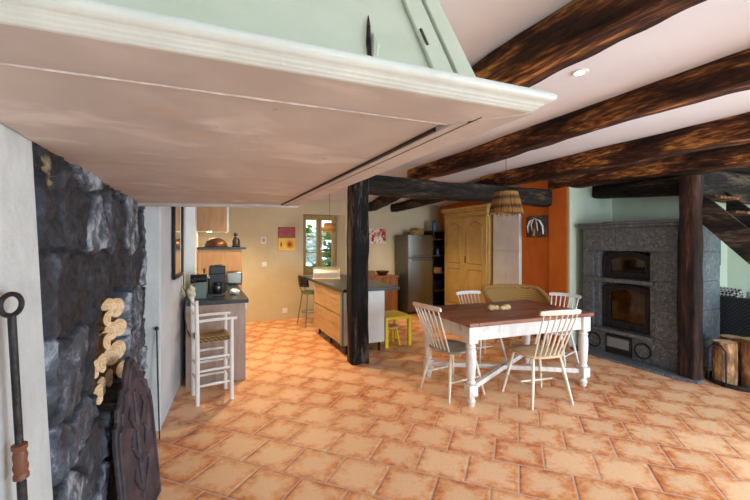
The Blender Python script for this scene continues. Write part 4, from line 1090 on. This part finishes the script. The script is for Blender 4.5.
canvas_back(3.36, 3.78, 1.53, 1.87, 'beach_paint', 'red and white print hanging above the low brown cabinet')
def orange_picture():
    t = thing('wall_picture', 'square dark picture with pale strokes on the orange wall', 'picture', (5.0, 4.315, 1.645))
    MB().box(-.03, -.001, 0, .41, 0, .35).build('canvas', M['dark_canvas'], t, .002)
    b = MB()
    for p, r_ in (([(.22, .31), (.12, .27), (.06, .18), (.05, .05)], [.02, .04, .03, .02]), ([(.22, .31), (.31, .27), (.36, .18), (.36, .08)], [.02, .04, .03, .015]), ([(.20, .30), (.17, .21), (.16, .10)], [.02, .03, .012]), ([(.25, .30), (.29, .21), (.27, .10)], [.02, .026, .012]), ([(.08, .32), (.2, .335), (.34, .31)], [.01, .014, .01])):
        b.tube([(-.032, y, z) for y, z in p], r_, 8, .2)
    b.build('pale_strokes', 'white_paint', t)
    MB().tube([(-.033, .23, .02), (-.033, .22, .08), (-.033, .22, .15)], [.05, .045, .02], 8, .2).build('brown_stroke', 'brown_wood', t)
M['dark_canvas'] = mat('dark_canvas', [(.3, C(50, 40, 36)), (.7, C(110, 90, 78))], 8)
orange_picture()

# ------------------------------------------------------------------ hearth corner: logs, fireback, irons
def log(name, c, d, r, ln, label, group, split=False, seed=0):
    """a log with bark and a cut end on each side"""
    t = thing(name, label, 'log', c, 0, group); d = Vector(d).normalized(); x, y = basis(d)
    n = 18; rings = []; b = MB(); e = MB()
    def rad(k, i):
        a = 2*PI*k/n; q = r*(1+.07*noise.noise(Vector((math.cos(a)*1.4+seed, math.sin(a)*1.4, i*.5))))
        if split and math.cos(a) < -.05: q = min(q, r*.12/max(.12, -math.cos(a)))
        return q
    for i in range(6):
        cc = d*ln*(i/5-.5); rings.append([cc+(x*math.cos(2*PI*k/n)+y*math.sin(2*PI*k/n))*rad(k, i) for k in range(n)])
    vr = [[b.b.verts.new(p) for p in rg] for rg in rings]
    for A, B in zip(vr, vr[1:]):
        for k in range(n): b.b.faces.new((A[k], A[(k+1) % n], B[(k+1) % n], B[k]))
    b.build('bark', 'bark', t)
    for rg, s in ((rings[0], -1), (rings[-1], 1)):
        q = MB(); q.b.faces.new([q.b.verts.new(p*.995+d*s*.002) for p in rg]); q.b.faces.new([q.b.verts.new(p*.9+d*s*.006) for p in rg])
        for_ = q.build('cut_face', 'cut_end', t, smooth=False)
    return t
lg = random.Random(21)
spots = [(2.52, 1.19, .062, 0), (2.66, 1.17, .066, 0), (2.42, 1.15, .05, 1), (2.60, 1.05, .06, 0), (2.73, 1.04, .062, 0), (2.48, 1.04, .056, 1), (2.36, 1.04, .05, 1),
         (2.68, .92, .066, 0), (2.54, .92, .062, 0), (2.41, .92, .06, 1), (2.28, .93, .055, 1), (2.30, .80, .062, 1), (2.44, .79, .062, 1), (2.57, .795, .06, 1), (2.70, .79, .06, 0)]
words_ = ['topmost pale round log end in the stone niche', 'pale round log end in the niche beside the topmost log', 'small split log near the top of the niche stack', 'round log in the niche second row, middle',
          'round log in the niche second row, deepest along the wall', 'split log in the niche second row', 'small split log in the second row at the niche edge', 'broad round log end in the third row, deep along the wall',
          'round log end in the third row of the niche', 'split log in the third row of the niche', 'thin split log in the third row at the niche edge', 'split log on the niche floor at its edge',
          'split log on the niche floor, second along', 'split log on the niche floor, third along', 'round log on the niche floor, deepest along the wall']
for k, (y, z, r, sp) in enumerate(spots):
    log('firewood_log', (-.56+lg.uniform(-.02, .02), y+.03, z), (1, -.62+lg.uniform(-.08, .08), lg.uniform(-.05, .05)), r*.86, .22, words_[k], 'firewood stacked in the stone niche', bool(sp), k)

def fireback():
    P0 = Vector((-.352, 2.14, 0)); P1 = Vector((-.262, 2.70, 0)); d = P1-P0; W = d.length; H_ = .93
    t = thing('fireback', 'ornate dark cast iron fireback leaning against the stone wall', 'fireback', P0, math.degrees(math.atan2(d.y, d.x)))
    half = [(0, 0), (0, .62*H_), (.02, .70*H_), (.05, .72*H_), (.06, .78*H_), (.10, .80*H_), (.13, .86*H_), (.17, .87*H_), (.20, .93*H_), (.24, .985*H_), (.28, H_)]
    pts = half+[(W-x, z) for x, z in half[-2::-1]]
    lean = Matrix.Rotation(R(-6), 4, 'X')
    b = MB().prism(pts, 'Y', -.02, .0)
    o = b.build('iron_plate', 'rust_iron', t, .004); o.rotation_euler = (R(-5), 0, 0)
    inner = [(x+(.035 if x < W/2 else -.035), max(.035, z-.035)) for x, z in pts]
    b = MB(); b.tube([(x, -.022, z) for x, z in inner]+[(inner[0][0], -.022, inner[0][1])], .008, 6); r_ = b.build('raised_border', 'rust_iron', o)
    b = MB().tube([(W/2, -.022, .15), (W/2, -.024, .42), (W/2, -.022, .74)], [.02, .035, .012], 8, .5)
    for s in (-1, 1):
        for z in (.25, .42, .58): b.tube([(W/2, -.022, z-.06), (W/2+s*.07, -.024, z), (W/2+s*.11, -.024, z+.06), (W/2+s*.08, -.022, z+.10)], [.012, .016, .012, .006], 6)
    b.build('relief_scroll', 'rust_iron', o)
fireback()
def iron_tool():
    t = thing('iron_fire_tool', 'long black iron tool with ring handle and wooden grip leaning on white wall', 'fire tool', (0, 0, 0))
    a = Vector((-.4235, 1.19, 1.375)); c = Vector((-.401, 1.298, 0)); q = lambda s: a.lerp(c, s)
    MB().tube([q(0), q(.3), q(1)], .0085, 12).build('rod', 'iron', t)
    d = (c-a).normalized(); x = Vector((.25, .97, 0)).normalized()
    up = -d; ctr = a+up*.026
    MB().tube([ctr+x*.034*math.cos(2*PI*k/24)+up*.026*math.sin(2*PI*k/24) for k in range(25)], .0062, 8).build('ring_handle', 'iron', t)
    MB().lathe([(.009, 0), (.016, .003), (.016, .013), (.0125, .018), (.0155, .032), (.0135, .048), (.016, .062), (.013, .076), (.016, .081), (.016, .090), (.009, .094)], q(.235), d, 18).build('wooden_grip', M['grip_wood'], t, label='turned brown wooden grip')
    MB().tube([q(.308), q(1)], [.010, .009], 12).build('sleeve', 'iron', t)
M['grip_wood'] = wood('turned_walnut', C(84, 46, 28), C(128, 76, 48), 'Z')
iron_tool()
def poker():
    t = thing('poker', 'thin black iron poker leaning on the white jamb beside the fireback', 'poker', (-.32, 3.40, 0))
    MB().tube([(0, 0, 0), (-.017, .055, .45), (-.03, .11, .84)], [.005, .006, .006], 8).build('rod', 'iron', t)
    MB().ball((-.03, .11, .855), .016, 2).build('knob', 'iron', t)
poker()

# ------------------------------------------------------------------ log tray, sofa and cushions by the stairs
def log_tray():
    t = thing('log_holder', 'round black iron log holder with hoop handles on the tiles', 'log holder', (5.38, 2.08, 0))
    MB().lathe([(.29, 0), (.30, .01), (.30, .05), (.288, .05), (.285, .015), (.001, .015)], seg=36, close=False).build('tray', 'iron', t)
    for a in (R(160), R(-20)):
        c = Vector((.295*math.cos(a), .295*math.sin(a), 0)); s = Vector((-math.sin(a), math.cos(a), 0))
        MB().tube([c-s*.10+Vector((0, 0, .03)), c-s*.10+Vector((0, 0, .38)), c-s*.04+Vector((0, 0, .44)), c+s*.04+Vector((0, 0, .44)), c+s*.10+Vector((0, 0, .38)), c+s*.10+Vector((0, 0, .03))], .008, 8).build('hoop_handle', 'iron', t)
log_tray()
log('standing_log', (5.225, 2.165, .015+.225), (0, 0, 1), .105, .45, 'upright log in the iron holder, beside the brown post', 'upright logs in the iron holder', False, 31)
log('standing_log', (5.375, 1.965, .015+.25), (0, 0, 1), .112, .50, 'taller upright log in the iron holder, beside the first', 'upright logs in the iron holder', False, 35)
log('standing_log', (5.47, 2.20, .015+.235), (0, 0, 1), .10, .47, 'upright log at the rear of the iron holder', 'upright logs in the iron holder', False, 39)
def sofa():
    t = thing('wicker_sofa', 'dark charcoal wicker sofa under the staircase', 'sofa', (5.97, 1.98, 0))
    MB().box(0, .86, -.90, .90, .05, .38).build('base', 'dark_wicker', t, .02)
    MB().box(0, .13, -.92, .92, .38, .87).build('backrest', 'dark_wicker', t, .02)
    for y0, y1 in ((-.92, -.78), (.78, .92)): MB().box(.13, .86, y0, y1, .38, .62).build('armrest', 'dark_wicker', t, .02)
    for x in (.05, .8):
        for y in (-.85, .85): MB().tube([(x, y, 0), (x, y, .06)], .025, 10).build('foot', 'black_plastic', t)
    MB().box(.14, .85, -.77, .77, .38, .50).build('seat_cushion', M['grey_cloth'], t, .03)
M['grey_cloth'] = mat('grey_cloth', C(150, 150, 148), rough=.9)
sofa()
def zig():
    m, nt, b = new_mat('zigzag_cloth'); N = nt.nodes; L = nt.links
    tc = N.new('ShaderNodeTexCoord'); ck = N.new('ShaderNodeTexChecker'); ck.inputs['Scale'].default_value = 38
    ck.inputs['Color1'].default_value = C(226, 222, 212); ck.inputs['Color2'].default_value = C(52, 46, 42)
    mp = N.new('ShaderNodeMapping'); mp.inputs['Rotation'].default_value = (R(45), 0, 0); L.new(tc.outputs['Object'], mp.inputs[0]); L.new(mp.outputs[0], ck.inputs['Vector'])
    L.new(ck.outputs['Color'], b.inputs['Base Color']); b.inputs['Roughness'].default_value = .9
    return m
M['zigzag'] = zig(); M['white_cloth'] = mat('white_cloth', C(226, 226, 226), rough=.9, bump=.1)
def cushion(x, y, z, sx, sy, sz, m, label):
    b = MB()
    def f(u, v, s):
        a, c = (u-.5)*2, (v-.5)*2; th = (1-abs(a)**3.2)**.6*(1-abs(c)**3.2)**.6
        k = 1-.06*(1-abs(a))*abs(c)**2
        return Vector((s*th*sx/2, a*sy/2*(1-.05*c*c), c*sz/2*(1-.05*a*a)))
    b.sheet(lambda u, v: f(u, v, 1), 14, 14).sheet(lambda u, v: f(u, v, -1), 14, 14)
    bmesh.ops.remove_doubles(b.b, verts=b.b.verts, dist=.0005)
    o = b.build('cushion', m); o.location = (x, y, z); o.rotation_euler = (0, R(-10), 0); return tag(o, label, 'cushion', 'cushions on the wicker sofa')
cushion(6.225, 2.60, .75, .17, .44, .46, 'zigzag', 'black and white zigzag patterned cushion on the wicker sofa')
cushion(6.225, 2.13, .735, .17, .46, .44, 'white_cloth', 'plain white cushion on the wicker sofa beside the patterned one')
def stair_picture():
    t = thing('framed_picture', 'dark framed pale picture on the wall beyond the stove', 'picture', (6.55, 2.95, 1.225))
    MB().box(0, .022, -.025, -.001, 0, .48).box(.378, .40, -.025, -.001, 0, .48).box(.022, .378, -.025, -.001, 0, .022).box(.022, .378, -.025, -.001, .458, .48).build('frame', 'black_plastic', t)
    MB().box(.022, .378, -.014, -.001, .022, .458).build('print', 'white_paint', t)
stair_picture()
